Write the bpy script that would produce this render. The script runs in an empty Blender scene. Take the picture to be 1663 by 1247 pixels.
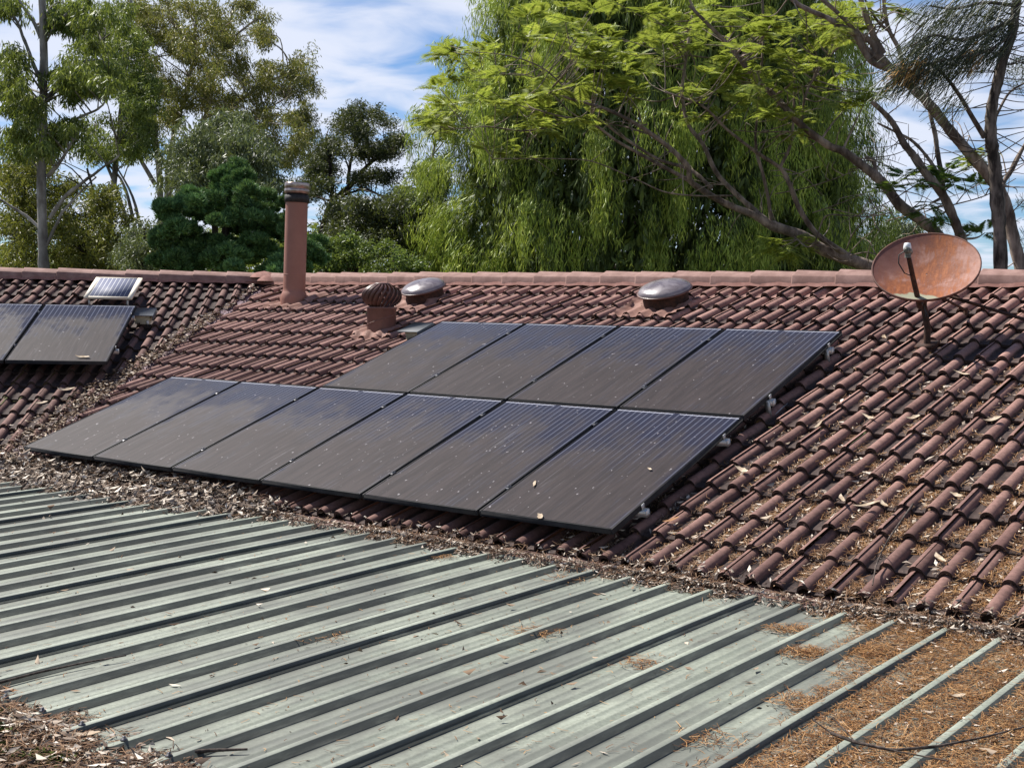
import bpy, math, random
import numpy as np
from mathutils import Matrix, Vector
PI = math.pi
rng = np.random.default_rng(11)
random.seed(4)
col = bpy.context.scene.collection
sc = bpy.context.scene
def V(*a): return np.array(a, dtype=float)

# ------------------------------------------------------------ camera
CAM = V(10.20995, -6.29483, 1.27143)
YAW, PITCH, ROLL, FPX = -0.65627, -0.05798, 0.01734, 2101.58
PW, PH = 1663, 1247
_f = V(math.sin(YAW)*math.cos(PITCH), math.cos(YAW)*math.cos(PITCH), math.sin(PITCH))
_r = V(math.cos(YAW), -math.sin(YAW), 0)
_u = np.cross(_r, _f)
CR = math.cos(ROLL)*_r + math.sin(ROLL)*_u
CU = -math.sin(ROLL)*_r + math.cos(ROLL)*_u
cd = bpy.data.cameras.new('camera')
cam = bpy.data.objects.new('camera', cd); col.objects.link(cam)
cd.sensor_width = 36.0; cd.lens = FPX/PW*36.0; cd.clip_start = 0.05; cd.clip_end = 3000
M = Matrix.Identity(4)
for i in range(3):
    M[i][0] = CR[i]; M[i][1] = CU[i]; M[i][2] = -_f[i]; M[i][3] = CAM[i]
cam.matrix_world = M
sc.camera = cam
def at(px, py, depth):
    """a point of the garden seen in that direction, depth metres away"""
    return CAM + (_f + CR*((px-PW/2)/FPX) + CU*((PH/2-py)/FPX))*depth

# ------------------------------------------------------------ light
SUN_EL, SUN_AZ = math.radians(52), math.radians(-93)      # azimuth clockwise from +Y
SD = V(math.sin(SUN_AZ)*math.cos(SUN_EL), math.cos(SUN_AZ)*math.cos(SUN_EL), math.sin(SUN_EL))
sl = bpy.data.lights.new('sun', 'SUN'); sl.energy = 5.0; sl.angle = math.radians(0.5); sl.color = (1.0, 0.95, 0.88)
so = bpy.data.objects.new('sun', sl); col.objects.link(so)
so.rotation_euler = Vector(SD).to_track_quat('Z', 'Y').to_euler(); so.location = (-20, -10, 30)
w = bpy.data.worlds.new('World'); sc.world = w; w.use_nodes = True
nt = w.node_tree; nt.nodes.clear()
N_ = nt.nodes.new; L_ = nt.links.new
out = N_('ShaderNodeOutputWorld'); bg = N_('ShaderNodeBackground'); L_(bg.outputs[0], out.inputs[0])
sky = N_('ShaderNodeTexSky'); sky.sky_type = 'NISHITA'; sky.sun_disc = False
sky.sun_elevation = SUN_EL; sky.sun_rotation = SUN_AZ; sky.air_density = 1.0; sky.dust_density = 0.0; sky.ozone_density = 3.0
tc = N_('ShaderNodeTexCoord'); sep = N_('ShaderNodeSeparateXYZ'); L_(tc.outputs['Generated'], sep.inputs[0])
def wm(op, a, b=None):
    n = N_('ShaderNodeMath'); n.operation = op
    for i, v in enumerate((a, b)):
        if v is None: continue
        if isinstance(v, (int, float)): n.inputs[i].default_value = v
        else: L_(v, n.inputs[i])
    return n.outputs[0]
zz = wm('ADD', wm('MAXIMUM', sep.outputs[2], 0.0), 0.09)
cx, cy = wm('DIVIDE', sep.outputs[0], zz), wm('DIVIDE', sep.outputs[1], zz)
cmb = N_('ShaderNodeCombineXYZ'); L_(cx, cmb.inputs[0]); L_(cy, cmb.inputs[1])
n1 = N_('ShaderNodeTexNoise'); L_(cmb.outputs[0], n1.inputs['Vector']); n1.inputs['Scale'].default_value = 0.8; n1.inputs['Detail'].default_value = 4
n2 = N_('ShaderNodeTexNoise'); L_(cmb.outputs[0], n2.inputs['Vector']); n2.inputs['Scale'].default_value = 3.2; n2.inputs['Detail'].default_value = 7; n2.inputs['Distortion'].default_value = 0.5
cs = wm('ADD', wm('MULTIPLY', n1.outputs[0], 0.62), wm('MULTIPLY', n2.outputs[0], 0.5))
mr = N_('ShaderNodeMapRange'); mr.interpolation_type = 'SMOOTHSTEP'; L_(cs, mr.inputs[0])
mr.inputs[1].default_value = 0.40; mr.inputs[2].default_value = 0.63; mr.inputs[3].default_value = 0.0; mr.inputs[4].default_value = 0.92
mf = N_('ShaderNodeMapRange'); mf.interpolation_type = 'SMOOTHSTEP'; L_(sep.outputs[2], mf.inputs[0])       # the clouds thin out overhead
mf.inputs[1].default_value = 0.30; mf.inputs[2].default_value = 0.70; mf.inputs[3].default_value = 1.0; mf.inputs[4].default_value = 0.10
mx = N_('ShaderNodeMix'); mx.data_type = 'RGBA'; L_(wm('MULTIPLY', mr.outputs[0], mf.outputs[0]), mx.inputs[0])
tint = N_('ShaderNodeMix'); tint.data_type = 'RGBA'; tint.blend_type = 'MULTIPLY'; tint.inputs[0].default_value = 1.0
L_(sky.outputs[0], tint.inputs[6]); tint.inputs[7].default_value = (0.66, 0.88, 1.16, 1)
L_(tint.outputs[2], mx.inputs[6]); mx.inputs[7].default_value = (8.4, 8.9, 10.3, 1)
L_(mx.outputs[2], bg.inputs[0]); bg.inputs[1].default_value = 0.052
sc.view_settings.view_transform = 'Standard'; sc.view_settings.look = 'None'
sc.view_settings.exposure = 0.92; sc.view_settings.gamma = 1.0
sc.cycles.max_bounces = 6; sc.cycles.transparent_max_bounces = 4

# ------------------------------------------------------------ helpers
def tag(o, label=None, cat=None, group=None, kind=None):
    if label: o['label'] = label
    if cat: o['category'] = cat
    if group: o['group'] = group
    if kind: o['kind'] = kind
    return o
def frame(X, U, N, O):
    m = np.eye(4); m[:3, 0] = X; m[:3, 1] = U; m[:3, 2] = N; m[:3, 3] = O
    return m
def empty(name, m, label, cat, group=None):
    """a thing's root: m is a 4x4 frame or a location"""
    o = bpy.data.objects.new(name, None); col.objects.link(o); o.empty_display_size = 0.1
    if not (isinstance(m, np.ndarray) and m.shape == (4, 4)):
        t = np.eye(4); t[:3, 3] = m; m = t
    o.matrix_world = Matrix(m.tolist())
    return tag(o, label, cat, group)
class MB:
    """collects shapes and links them as ONE mesh object"""
    def __init__(s): s.v = []; s.f = []; s.n = 0; s.at = {}
    def add(s, v, f, **attr):
        v = np.asarray(v, float).reshape(-1, 3)
        f = np.asarray(f, int)
        s.v.append(v); s.f.append(f + s.n); s.n += len(v)
        for k, a in attr.items(): s.at.setdefault(k, []).append(np.asarray(a, float).ravel())
        return s
    def grid(s, P, closed_u=False, **attr):
        P = np.asarray(P, float); a, b = P.shape[:2]
        idx = np.arange(a*b).reshape(a, b)
        if closed_u: idx = np.vstack([idx, idx[:1]])
        q = np.stack([idx[:-1, :-1], idx[1:, :-1], idx[1:, 1:], idx[:-1, 1:]], -1).reshape(-1, 4)
        return s.add(P.reshape(-1, 3), q, **attr)
    def box(s, lo, hi, m=None, bev=0.0):
        lo = np.minimum(lo, hi)*1.0; hi = np.maximum(np.asarray(lo), hi)*1.0
        if bev <= 0:
            v = np.array([[x, y, z] for z in (lo[2], hi[2]) for y in (lo[1], hi[1]) for x in (lo[0], hi[0])])
            f = [[0, 2, 3, 1], [4, 5, 7, 6], [0, 1, 5, 4], [2, 6, 7, 3], [0, 4, 6, 2], [1, 3, 7, 5]]
            if m is not None: v = v @ m[:3, :3].T + m[:3, 3]
            return s.add(v, f)
        c = (lo+hi)/2; h = (hi-lo)/2; V_ = []; idx = {}
        for sx in (-1, 1):
            for sy in (-1, 1):
                for sz in (-1, 1):
                    for k in range(3):
                        e = h - bev; e = e.copy(); e[k] = h[k]
                        idx[(sx, sy, sz, k)] = len(V_); V_.append(c + e*V(sx, sy, sz))
        F = []
        def g(*q): F.append([idx[a] for a in q])
        for sg in (-1, 1):
            g((sg,-1,-1,0),(sg,1,-1,0),(sg,1,1,0),(sg,-1,1,0)); g((-1,sg,-1,1),(1,sg,-1,1),(1,sg,1,1),(-1,sg,1,1)); g((-1,-1,sg,2),(1,-1,sg,2),(1,1,sg,2),(-1,1,sg,2))
        for a in (-1, 1):
            for b in (-1, 1):
                g((a,b,-1,0),(a,b,1,0),(a,b,1,1),(a,b,-1,1)); g((a,-1,b,0),(a,1,b,0),(a,1,b,2),(a,-1,b,2)); g((-1,a,b,1),(1,a,b,1),(1,a,b,2),(-1,a,b,2))
        for sx in (-1, 1):
            for sy in (-1, 1):
                for sz in (-1, 1):
                    t = [idx[(sx, sy, sz, k)] for k in range(3)]; F.append([t[0], t[1], t[2], t[2]])
        v = np.array(V_)
        if m is not None: v = v @ m[:3, :3].T + m[:3, 3]
        return s.add(v, F)
    def tube(s, pts, rad, n=7, cap=True):
        P = np.asarray(pts, float); k = len(P)
        r = np.full(k, rad) if np.isscalar(rad) else np.asarray(rad, float)
        T = np.gradient(P, axis=0); T /= np.linalg.norm(T, axis=1)[:, None] + 1e-12
        ref = V(0, 0, 1) if abs(T[0][2]) < 0.9 else V(1, 0, 0)
        rings = []
        a = np.cross(T[0], ref); a /= np.linalg.norm(a)
        for i in range(k):
            a = a - T[i]*(a@T[i]); a /= np.linalg.norm(a) + 1e-12
            b = np.cross(T[i], a); ph = np.arange(n)*2*PI/n
            rings.append(P[i] + r[i]*(np.cos(ph)[:, None]*a + np.sin(ph)[:, None]*b))
        base = s.n; s.grid(np.array(rings).transpose(1, 0, 2), closed_u=True)
        if cap:
            for i, e in ((0, -1), (k-1, 1)):
                c = P[i]; ring = rings[i]
                s.add(np.vstack([ring, c[None]]), [[j, (j+1) % n, n, n] for j in range(n)])
        return s
    def lathe(s, prof, n=32, m=None):
        prof = np.asarray(prof, float); ph = np.arange(n)*2*PI/n
        P = np.stack([np.outer(np.cos(ph), prof[:, 0]), np.outer(np.sin(ph), prof[:, 0]), np.tile(prof[:, 1], (n, 1))], -1)
        if m is not None: P = P @ m[:3, :3].T + m[:3, 3]
        return s.grid(P, closed_u=True)
    def build(s, name, mat, parent=None, smooth=False, world=True):
        v = np.vstack(s.v); f = np.vstack([np.c_[x, x[:, -1:]] if x.shape[1] == 3 else x for x in s.f])
        if parent is not None and world:
            mi = np.array(parent.matrix_world.inverted()); v = v @ mi[:3, :3].T + mi[:3, 3]
        tri = f[:, 2] == f[:, 3]
        sizes = np.where(tri, 3, 4); keep = np.ones(f.shape, bool); keep[:, 3] = ~tri
        loops = f[keep]
        me = bpy.data.meshes.new(name)
        me.vertices.add(len(v)); me.vertices.foreach_set('co', v.astype(np.float32).ravel())
        me.loops.add(len(loops)); me.loops.foreach_set('vertex_index', loops.astype(np.int32))
        me.polygons.add(len(f)); me.polygons.foreach_set('loop_start', np.r_[0, np.cumsum(sizes)[:-1]].astype(np.int32))
        me.update(calc_edges=True); me.validate()
        for k, a in s.at.items():
            t = me.attributes.new(k, 'FLOAT', 'POINT'); t.data.foreach_set('value', np.concatenate(a).astype(np.float32))
        if smooth: me.polygons.foreach_set('use_smooth', np.ones(len(me.polygons), bool))
        me.materials.append(mat)
        o = bpy.data.objects.new(name, me); col.objects.link(o)
        if parent is not None: o.parent = parent
        return o
def copy_tree(o, m=None, parent=None):
    c = o.copy(); col.objects.link(c)
    if parent is not None: c.parent = parent; c.matrix_parent_inverse = o.matrix_parent_inverse
    if m is not None: c.matrix_world = Matrix(m.tolist())
    for ch in list(o.children):
        if ch.name in KIDS.get(o.name, [ch.name]): copy_tree(ch, None, c)
    return c
KIDS = {}

# ------------------------------------------------------------ materials
class NT:
    def __init__(s, name):
        s.m = bpy.data.materials.new(name); s.m.use_nodes = True; s.t = s.m.node_tree
        s.b = s.t.nodes['Principled BSDF']; s.o = s.t.nodes['Material Output']
    def n(s, t): return s.t.nodes.new(t)
    def put(s, sock, v):
        if isinstance(v, bpy.types.NodeSocket): s.t.links.new(v, sock)
        elif isinstance(v, (tuple, list)): sock.default_value = tuple(v) + (1,) if len(v) == 3 and sock.type == 'RGBA' else v
        else: sock.default_value = v
    def tc(s, k='Object'): return s.n('ShaderNodeTexCoord').outputs[k]
    def map(s, v, scale=(1, 1, 1), loc=(0, 0, 0)):
        q = s.n('ShaderNodeMapping'); s.put(q.inputs[0], v); q.inputs['Scale'].default_value = scale; q.inputs['Location'].default_value = loc; return q.outputs[0]
    def noise(s, v, scale, detail=4, rough=0.55, dist=0.0):
        q = s.n('ShaderNodeTexNoise'); s.put(q.inputs['Vector'], v); q.inputs['Scale'].default_value = scale
        q.inputs['Detail'].default_value = detail; q.inputs['Roughness'].default_value = rough; q.inputs['Distortion'].default_value = dist; return q.outputs[0]
    def math(s, op, a, b=0.0, c=0.0):
        q = s.n('ShaderNodeMath'); q.operation = op
        s.put(q.inputs[0], a); s.put(q.inputs[1], b); s.put(q.inputs[2], c); return q.outputs[0]
    def rng(s, v, a, b, c=0.0, d=1.0, smooth=True):
        q = s.n('ShaderNodeMapRange'); q.interpolation_type = 'SMOOTHSTEP' if smooth else 'LINEAR'
        s.put(q.inputs[0], v)
        for i, x in enumerate((a, b, c, d)): q.inputs[i+1].default_value = x
        return q.outputs[0]
    def mix(s, f, a, b):
        q = s.n('ShaderNodeMix'); q.data_type = 'RGBA'; s.put(q.inputs[0], f); s.put(q.inputs[6], a); s.put(q.inputs[7], b); return q.outputs[2]
    def mul(s, a, f):
        q = s.n('ShaderNodeMix'); q.data_type = 'RGBA'; q.blend_type = 'MULTIPLY'; q.inputs[0].default_value = 1
        s.put(q.inputs[6], a)
        cb = s.n('ShaderNodeCombineColor'); [s.put(cb.inputs[i], f) for i in range(3)]
        s.put(q.inputs[7], cb.outputs[0]); return q.outputs[2]
    def ramp(s, v, stops, interp='LINEAR'):
        q = s.n('ShaderNodeValToRGB'); s.put(q.inputs[0], v); e = q.color_ramp.elements; q.color_ramp.interpolation = interp
        while len(e) < len(stops): e.new(0.5)
        for el, (p_, c_) in zip(e, stops): el.position = p_; el.color = tuple(c_) + (1,)
        return q.outputs[0]
    def attr(s, k):
        q = s.n('ShaderNodeAttribute'); q.attribute_name = k; return q.outputs['Fac']
    def island(s): return s.n('ShaderNodeNewGeometry').outputs['Random Per Island']
    def objrand(s): return s.n('ShaderNodeObjectInfo').outputs['Random']
    def sep(s, v):
        q = s.n('ShaderNodeSeparateXYZ'); s.put(q.inputs[0], v); return q.outputs
    def bump(s, h, strength=0.3, dist=0.01):
        q = s.n('ShaderNodeBump'); s.put(q.inputs['Height'], h); q.inputs['Strength'].default_value = strength; q.inputs['Distance'].default_value = dist
        s.put(s.b.inputs['Normal'], q.outputs[0])
    def fin(s, color, rough=0.8, metal=0.0, spec=0.4):
        s.put(s.b.inputs['Base Color'], color); s.put(s.b.inputs['Roughness'], rough); s.put(s.b.inputs['Metallic'], metal)
        s.b.inputs['Specular IOR Level'].default_value = spec; return s.m

def m_leaf(name, stops, trans=0.35, rough=0.5, spec=0.35):
    t = NT(name); c = t.ramp(t.island(), stops)
    pos = t.n('ShaderNodeNewGeometry').outputs['Position']
    c = t.mul(c, t.rng(t.noise(pos, 0.55, 3), 0.25, 0.75, 0.72, 1.25))
    t.fin(c, rough, 0, spec)
    tr = t.n('ShaderNodeBsdfTranslucent'); t.put(tr.inputs[0], t.mix(0.45, c, (0.22, 0.26, 0.03)))
    ms = t.n('ShaderNodeMixShader'); ms.inputs[0].default_value = trans
    t.t.links.new(t.b.outputs[0], ms.inputs[1]); t.t.links.new(tr.outputs[0], ms.inputs[2]); t.t.links.new(ms.outputs[0], t.o.inputs[0])
    return t.m
def m_bark(name, a, b, scale=6):
    t = NT(name); p_ = t.map(t.tc(), (1, 1, 0.25)); nz = t.noise(p_, scale, 6, 0.65); n3 = t.noise(t.tc(), scale*0.35, 3)
    c = t.mix(t.rng(nz, 0.35, 0.65), a, b); c = t.mul(c, t.rng(n3, 0.3, 0.7, 0.55, 1.25))
    t.bump(nz, 0.5, 0.02); return t.fin(c, 0.9, 0, 0.2)
def m_paint(name, a, b, scale=5, rough=0.6, metal=0.0, spec=0.4, bmp=0.1):
    t = NT(name); nz = t.noise(t.tc(), scale, 6, 0.65); c = t.mix(t.rng(nz, 0.35, 0.7), a, b)
    if bmp: t.bump(nz, bmp, 0.004)
    return t.fin(c, rough, metal, spec)
def m_tile():
    t = NT('roof_tile_concrete'); p_ = t.tc(); n_f = t.noise(p_, 28, 6, 0.7); n_m = t.noise(p_, 3.2, 5, 0.6); n_l = t.noise(p_, 0.5, 3)
    rnd = t.attr('rnd'); up = t.attr('up'); pan = t.attr('pan')
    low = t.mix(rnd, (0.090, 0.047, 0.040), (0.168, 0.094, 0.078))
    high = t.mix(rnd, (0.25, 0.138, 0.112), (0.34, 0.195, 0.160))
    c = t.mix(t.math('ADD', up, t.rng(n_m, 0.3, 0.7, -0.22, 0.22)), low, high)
    c = t.mul(c, t.rng(n_f, 0.25, 0.75, 0.72, 1.22))
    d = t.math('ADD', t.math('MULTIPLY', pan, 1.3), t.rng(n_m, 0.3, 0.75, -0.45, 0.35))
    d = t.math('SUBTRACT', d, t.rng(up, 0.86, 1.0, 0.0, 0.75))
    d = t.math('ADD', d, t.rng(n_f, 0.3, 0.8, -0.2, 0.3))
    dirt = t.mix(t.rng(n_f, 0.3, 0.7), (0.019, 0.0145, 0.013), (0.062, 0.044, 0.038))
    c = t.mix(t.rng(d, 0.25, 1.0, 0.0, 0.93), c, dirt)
    sp = t.rng(t.noise(p_, 70, 2, 0.5), 0.66, 0.74, 0.0, 0.45)
    c = t.mix(t.math('MULTIPLY', sp, t.rng(n_l, 0.4, 0.6)), c, (0.30, 0.23, 0.19))
    t.bump(t.math('ADD', n_f, t.math('MULTIPLY', n_m, 0.6)), 0.35, 0.006)
    return t.fin(c, 0.85, 0, 0.25)
def m_glass():
    t = NT('solar_cells_under_dusty_glass'); p_ = t.tc(); x, y, z = t.sep(p_)[:3]
    rnd = t.objrand(); off = t.math('MULTIPLY', rnd, 37.0)
    cb = t.n('ShaderNodeCombineXYZ'); [t.put(cb.inputs[i], s_) for i, s_ in enumerate((t.math('ADD', x, off), y, off))]
    q = cb.outputs[0]
    big = t.noise(q, 2.2, 4, 0.6); st = t.noise(t.map(q, (26, 2.0, 1)), 1.0, 5, 0.65); mid = t.noise(t.map(q, (9, 3, 1)), 1.0, 5, 0.6)
    # dust: thick on the lower two thirds, thin along the side edges and at the top
    edge = t.math('MINIMUM', x, t.math('SUBTRACT', 1.0, x))
    d = t.math('ADD', t.rng(y, 0.55, 1.68, 1.0, 0.0, False), t.rng(big, 0.3, 0.7, -0.22, 0.22))
    d = t.math('ADD', d, t.rng(mid, 0.3, 0.7, -0.2, 0.2))
    d = t.math('SUBTRACT', d, t.rng(edge, 0.015, 0.10, 0.4, 0.0))
    d = t.rng(d, -0.15, 1.05)
    fr = t.math('FRACT', t.math('MULTIPLY', x, 20.0)); ln = t.rng(t.math('ABSOLUTE', t.math('SUBTRACT', fr, 0.5)), 0.03, 0.15, 1.0, 0.0)
    cell = t.mix(ln, t.mix(big, (0.011, 0.012, 0.023), (0.018, 0.019, 0.036)), (0.115, 0.125, 0.165))
    rib = t.math('MULTIPLY', t.math('COMPARE', y, 1.655, 0.0035), t.math('GREATER_THAN', t.math('ABSOLUTE', t.math('SUBTRACT', x, 0.5)), 0.03))
    dust = t.mix(t.rng(st, 0.3, 0.75), (0.017, 0.0122, 0.0122), (0.037, 0.0275, 0.0265))
    c = t.mix(t.math('ADD', t.math('MULTIPLY', t.rng(d, -0.05, 0.95, 0, 1, False), 0.76), 0.22), cell, dust)
    sp = t.rng(t.noise(t.map(q, (34, 20, 1)), 1.0, 2, 0.4), 0.71, 0.76, 0, 0.6)
    c = t.mix(sp, c, (0.30, 0.28, 0.29))
    sk = t.math('MULTIPLY', t.rng(t.noise(t.map(q, (60, 1.3, 1)), 1.0, 3, 0.5), 0.60, 0.8, 0, 0.30), t.rng(big, 0.42, 0.56))
    c = t.mix(sk, c, (0.26, 0.25, 0.27))
    c = t.mix(t.math('MULTIPLY', rib, 0.8), c, (0.55, 0.56, 0.62))
    return t.fin(c, t.rng(d, 0, 1, 0.25, 0.6), 0, 0.13)
def m_metal_roof():
    t = NT('pale_green_painted_steel'); p_ = t.tc()
    st = t.noise(t.map(p_, (9, 0.7, 3)), 1.0, 6, 0.62); bl = t.noise(t.map(p_, (1.6, 0.9, 1)), 1.0, 5, 0.6); fi = t.noise(p_, 55, 5, 0.7); sm = t.noise(t.map(p_, (5, 4, 30)), 1.0, 5, 0.7)
    c = t.mix(t.rng(st, 0.3, 0.7), (0.165, 0.182, 0.146), (0.275, 0.298, 0.243))
    c = t.mul(c, t.rng(fi, 0.3, 0.75, 0.78, 1.15))
    c = t.mix(t.rng(t.math('ADD', bl, t.math('MULTIPLY', st, 0.45)), 0.60, 0.86, 0, 0.8), c, (0.095, 0.098, 0.085))
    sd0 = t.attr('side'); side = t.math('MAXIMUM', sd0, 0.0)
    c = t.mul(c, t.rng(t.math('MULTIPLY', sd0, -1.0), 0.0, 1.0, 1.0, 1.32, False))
    lich_shade = t.math('MULTIPLY', side, t.rng(t.math('ADD', sm, t.math('MULTIPLY', fi, 0.25)), 0.36, 0.72, 0.35, 0.95))  # lichen and dirt, plus the rib sides' shade put into the colour
    c = t.mix(lich_shade, c, (0.028, 0.031, 0.026))
    sp = t.rng(t.noise(p_, 90, 3, 0.6), 0.64, 0.74, 0, 0.65)
    c = t.mix(sp, c, (0.06, 0.052, 0.04))
    t.bump(fi, 0.12, 0.003)
    return t.fin(c, 0.55, 0, 0.35)
def m_rust_dish():
    t = NT('rusty_pink_dish_paint'); p_ = t.tc(); x, y, z = t.sep(p_)[:3]
    n1_ = t.noise(p_, 6.0, 5, 0.65, 0.5); n3_ = t.noise(p_, 14.0, 5, 0.7); n4 = t.noise(p_, 60, 4, 0.7)
    rot = t.n('ShaderNodeMapping'); t.put(rot.inputs[0], p_); rot.inputs['Rotation'].default_value = (0, 0, -0.35); rot.inputs['Scale'].default_value = (34, 7, 8)
    n2_ = t.noise(rot.outputs[0], 1.0, 5, 0.7)
    c = t.mix(t.rng(n3_, 0.35, 0.7), (0.215, 0.100, 0.073), (0.30, 0.160, 0.126))
    zone = t.math('SUBTRACT', 0.40, t.math('ABSOLUTE', t.math('SUBTRACT', x, 0.07)))          # most rust right of the middle
    zone2 = t.math('MULTIPLY', t.math('SUBTRACT', t.math('MULTIPLY', x, -1.0), t.math('ADD', y, 0.30)), 0.75)
    k = t.math('ADD', t.math('ADD', t.math('MULTIPLY', n1_, 0.75), t.math('MULTIPLY', n2_, 0.65)), t.math('ADD', t.math('MULTIPLY', zone, 0.75), t.math('MAXIMUM', zone2, -0.1)))
    rust = t.ramp(t.math('ADD', t.math('MULTIPLY', n2_, 0.7), t.math('MULTIPLY', n4, 0.3)), [(0.32, (0.085, 0.024, 0.011)), (0.5, (0.185, 0.055, 0.018)), (0.68, (0.31, 0.105, 0.034))])
    c = t.mix(t.rng(k, 0.66, 0.86, 0, 0.95), c, rust)
    pur = t.math('ADD', t.math('MULTIPLY', t.math('ADD', x, 0.10), -1.6), t.math('ADD', t.math('MULTIPLY', y, 0.9), t.math('MULTIPLY', n1_, 0.7)))
    c = t.mix(t.rng(pur, 0.30, 0.66, 0, 0.85), c, t.mix(n3_, (0.085, 0.032, 0.027), (0.165, 0.070, 0.056)))
    pr = t.rng(t.math('ADD', t.math('ADD', t.math('MULTIPLY', t.math('ADD', y, 0.285), -9.0), t.math('MULTIPLY', t.math('ABSOLUTE', t.math('ADD', x, 0.05)), -4.0)), t.noise(p_, 14, 4)), 0.0, 0.22, 0, 0.85)
    c = t.mix(pr, c, (0.24, 0.26, 0.185))
    t.bump(n4, 0.2, 0.003)
    return t.fin(c, 0.7, 0, 0.25)
def m_litter(name, stops, rough=0.9):
    t = NT(name); return t.fin(t.ramp(t.island(), stops), rough, 0, 0.15)

TILE = m_tile()
GLASS = m_glass()
METAL_ROOF = m_metal_roof()
BLACK_FRAME = m_paint('black_anodised_frame', (0.010, 0.010, 0.011), (0.024, 0.023, 0.024), 9, 0.6, 0.0, 0.25)
BACK = m_paint('panel_back_sheet', (0.01, 0.01, 0.011), (0.015, 0.015, 0.016), 9, 0.6)
ALU = m_paint('bare_aluminium', (0.34, 0.34, 0.33), (0.55, 0.55, 0.53), 30, 0.4, 0.5)
DARK_STEEL = m_paint('dark_clamp_steel', (0.05, 0.05, 0.055), (0.13, 0.13, 0.14), 30, 0.4, 0.5)
CAP = m_paint('ridge_cap_pink_concrete', (0.189, 0.110, 0.092), (0.282, 0.176, 0.151), 7, 0.85, 0, 0.25, 0.3)
MORTAR = m_paint('pink_pointing_mortar', (0.20, 0.10, 0.082), (0.28, 0.15, 0.125), 14, 0.9, 0, 0.2, 0.6)
TERRA = m_paint('terracotta_flue_paint', (0.245, 0.110, 0.078), (0.285, 0.132, 0.094), 4, 0.55, 0, 0.35)
STAINLESS = m_paint('weathered_stainless_steel', (0.230, 0.176, 0.155), (0.459, 0.378, 0.344), 16, 0.3, 0.85)
SOOT = m_paint('black_flue_collar', (0.012, 0.010, 0.010), (0.03, 0.026, 0.024), 20, 0.7)
FLASH = m_paint('rust_stained_flashing', (0.19, 0.098, 0.074), (0.27, 0.155, 0.125), 6, 0.75, 0, 0.25, 0.3)
VENT = m_paint('brown_turbine_steel', (0.078, 0.036, 0.028), (0.125, 0.062, 0.048), 8, 0.42, 0.0, 0.4)
THROAT = m_paint('brown_throat_steel', (0.135, 0.066, 0.052), (0.175, 0.088, 0.070), 6, 0.5, 0.0, 0.4)
RUSTY = m_paint('rusty_dark_steel', (0.028, 0.016, 0.012), (0.085, 0.038, 0.024), 22, 0.8, 0.1, 0.3, 0.5)
DISH = m_rust_dish()
WHITE_PLASTIC = m_paint('weathered_white_plastic', (0.55, 0.57, 0.58), (0.72, 0.73, 0.73), 30, 0.45)
GREY_PLASTIC = m_paint('grey_feedhorn_plastic', (0.03, 0.03, 0.026), (0.22, 0.23, 0.19), 26, 0.6)
CABLE = m_paint('black_cable', (0.01, 0.01, 0.01), (0.02, 0.02, 0.02), 20, 0.5)
CREAM = m_paint('cream_isolator_plastic', (0.42, 0.38, 0.27), (0.52, 0.48, 0.36), 12, 0.5)
COVER = m_paint('grey_rain_cover', (0.070, 0.078, 0.088), (0.095, 0.103, 0.115), 10, 0.6, 0.0)
GUTTER_PURPLE = m_paint('faded_purple_valley_iron', (0.13, 0.085, 0.10), (0.22, 0.155, 0.175), 9, 0.6, 0.1, 0.3, 0.3)
FASCIA = m_paint('brown_apron_flashing', (0.070, 0.036, 0.030), (0.105, 0.055, 0.046), 7, 0.7, 0, 0.3, 0.2)
BRICK = m_paint('brown_brick_wall', (0.16, 0.09, 0.065), (0.24, 0.14, 0.10), 12, 0.9)
def m_dome():
    t = NT('aged_acrylic_dome'); nz = t.noise(t.tc(), 7, 6, 0.6, 0.6)
    return t.fin(t.mix(t.rng(nz, 0.3, 0.75), (0.095, 0.075, 0.078), (0.20, 0.175, 0.185)), t.rng(nz, 0.3, 0.7, 0.2, 0.42), 0.0, 0.6)
DOME = m_dome()
def m_small_cells():
    t = NT('small_panel_cells'); x, y, z = t.sep(t.tc())[:3]
    lx = t.math('COMPARE', t.math('FRACT', t.math('MULTIPLY', t.math('ADD', x, -0.03), 20.5)), 0.5, 0.055)
    return t.fin(t.mix(lx, t.mix(t.noise(t.tc(), 5, 3), (0.09, 0.10, 0.155), (0.125, 0.135, 0.19)), (0.50, 0.50, 0.50)), 0.6, 0, 0.15)
SMALL_CELLS = m_small_cells()
IVORY = m_paint('aged_ivory_frame', (0.60, 0.53, 0.41), (0.70, 0.64, 0.53), 10, 0.6)
LEAF_LITTER = m_litter('dry_leaf_litter', [(0, (0.042, 0.026, 0.018)), (0.3, (0.138, 0.090, 0.058)), (0.55, (0.240, 0.174, 0.120)), (0.8, (0.396, 0.318, 0.240)), (1, (0.660, 0.576, 0.480))])
GREY_LITTER = m_litter('grey_leaf_litter', [(0, (0.030, 0.022, 0.018)), (0.3, (0.10, 0.072, 0.055)), (0.6, (0.27, 0.215, 0.17)), (0.85, (0.46, 0.40, 0.33)), (1, (0.66, 0.60, 0.52))])
NEEDLES = m_litter('dry_orange_needles', [(0, (0.050, 0.020, 0.009)), (0.4, (0.165, 0.074, 0.029)), (0.7, (0.275, 0.143, 0.055)), (1, (0.440, 0.266, 0.126))])
DARK_NEEDLES = m_litter('dark_needle_litter', [(0, (0.030, 0.018, 0.013)), (0.5, (0.128, 0.068, 0.038)), (1, (0.300, 0.195, 0.120))])
PALE_LEAF = m_paint('pale_bleached_leaf', (0.30, 0.225, 0.150), (0.54, 0.45, 0.34), 22, 0.8, 0, 0.2)
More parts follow.
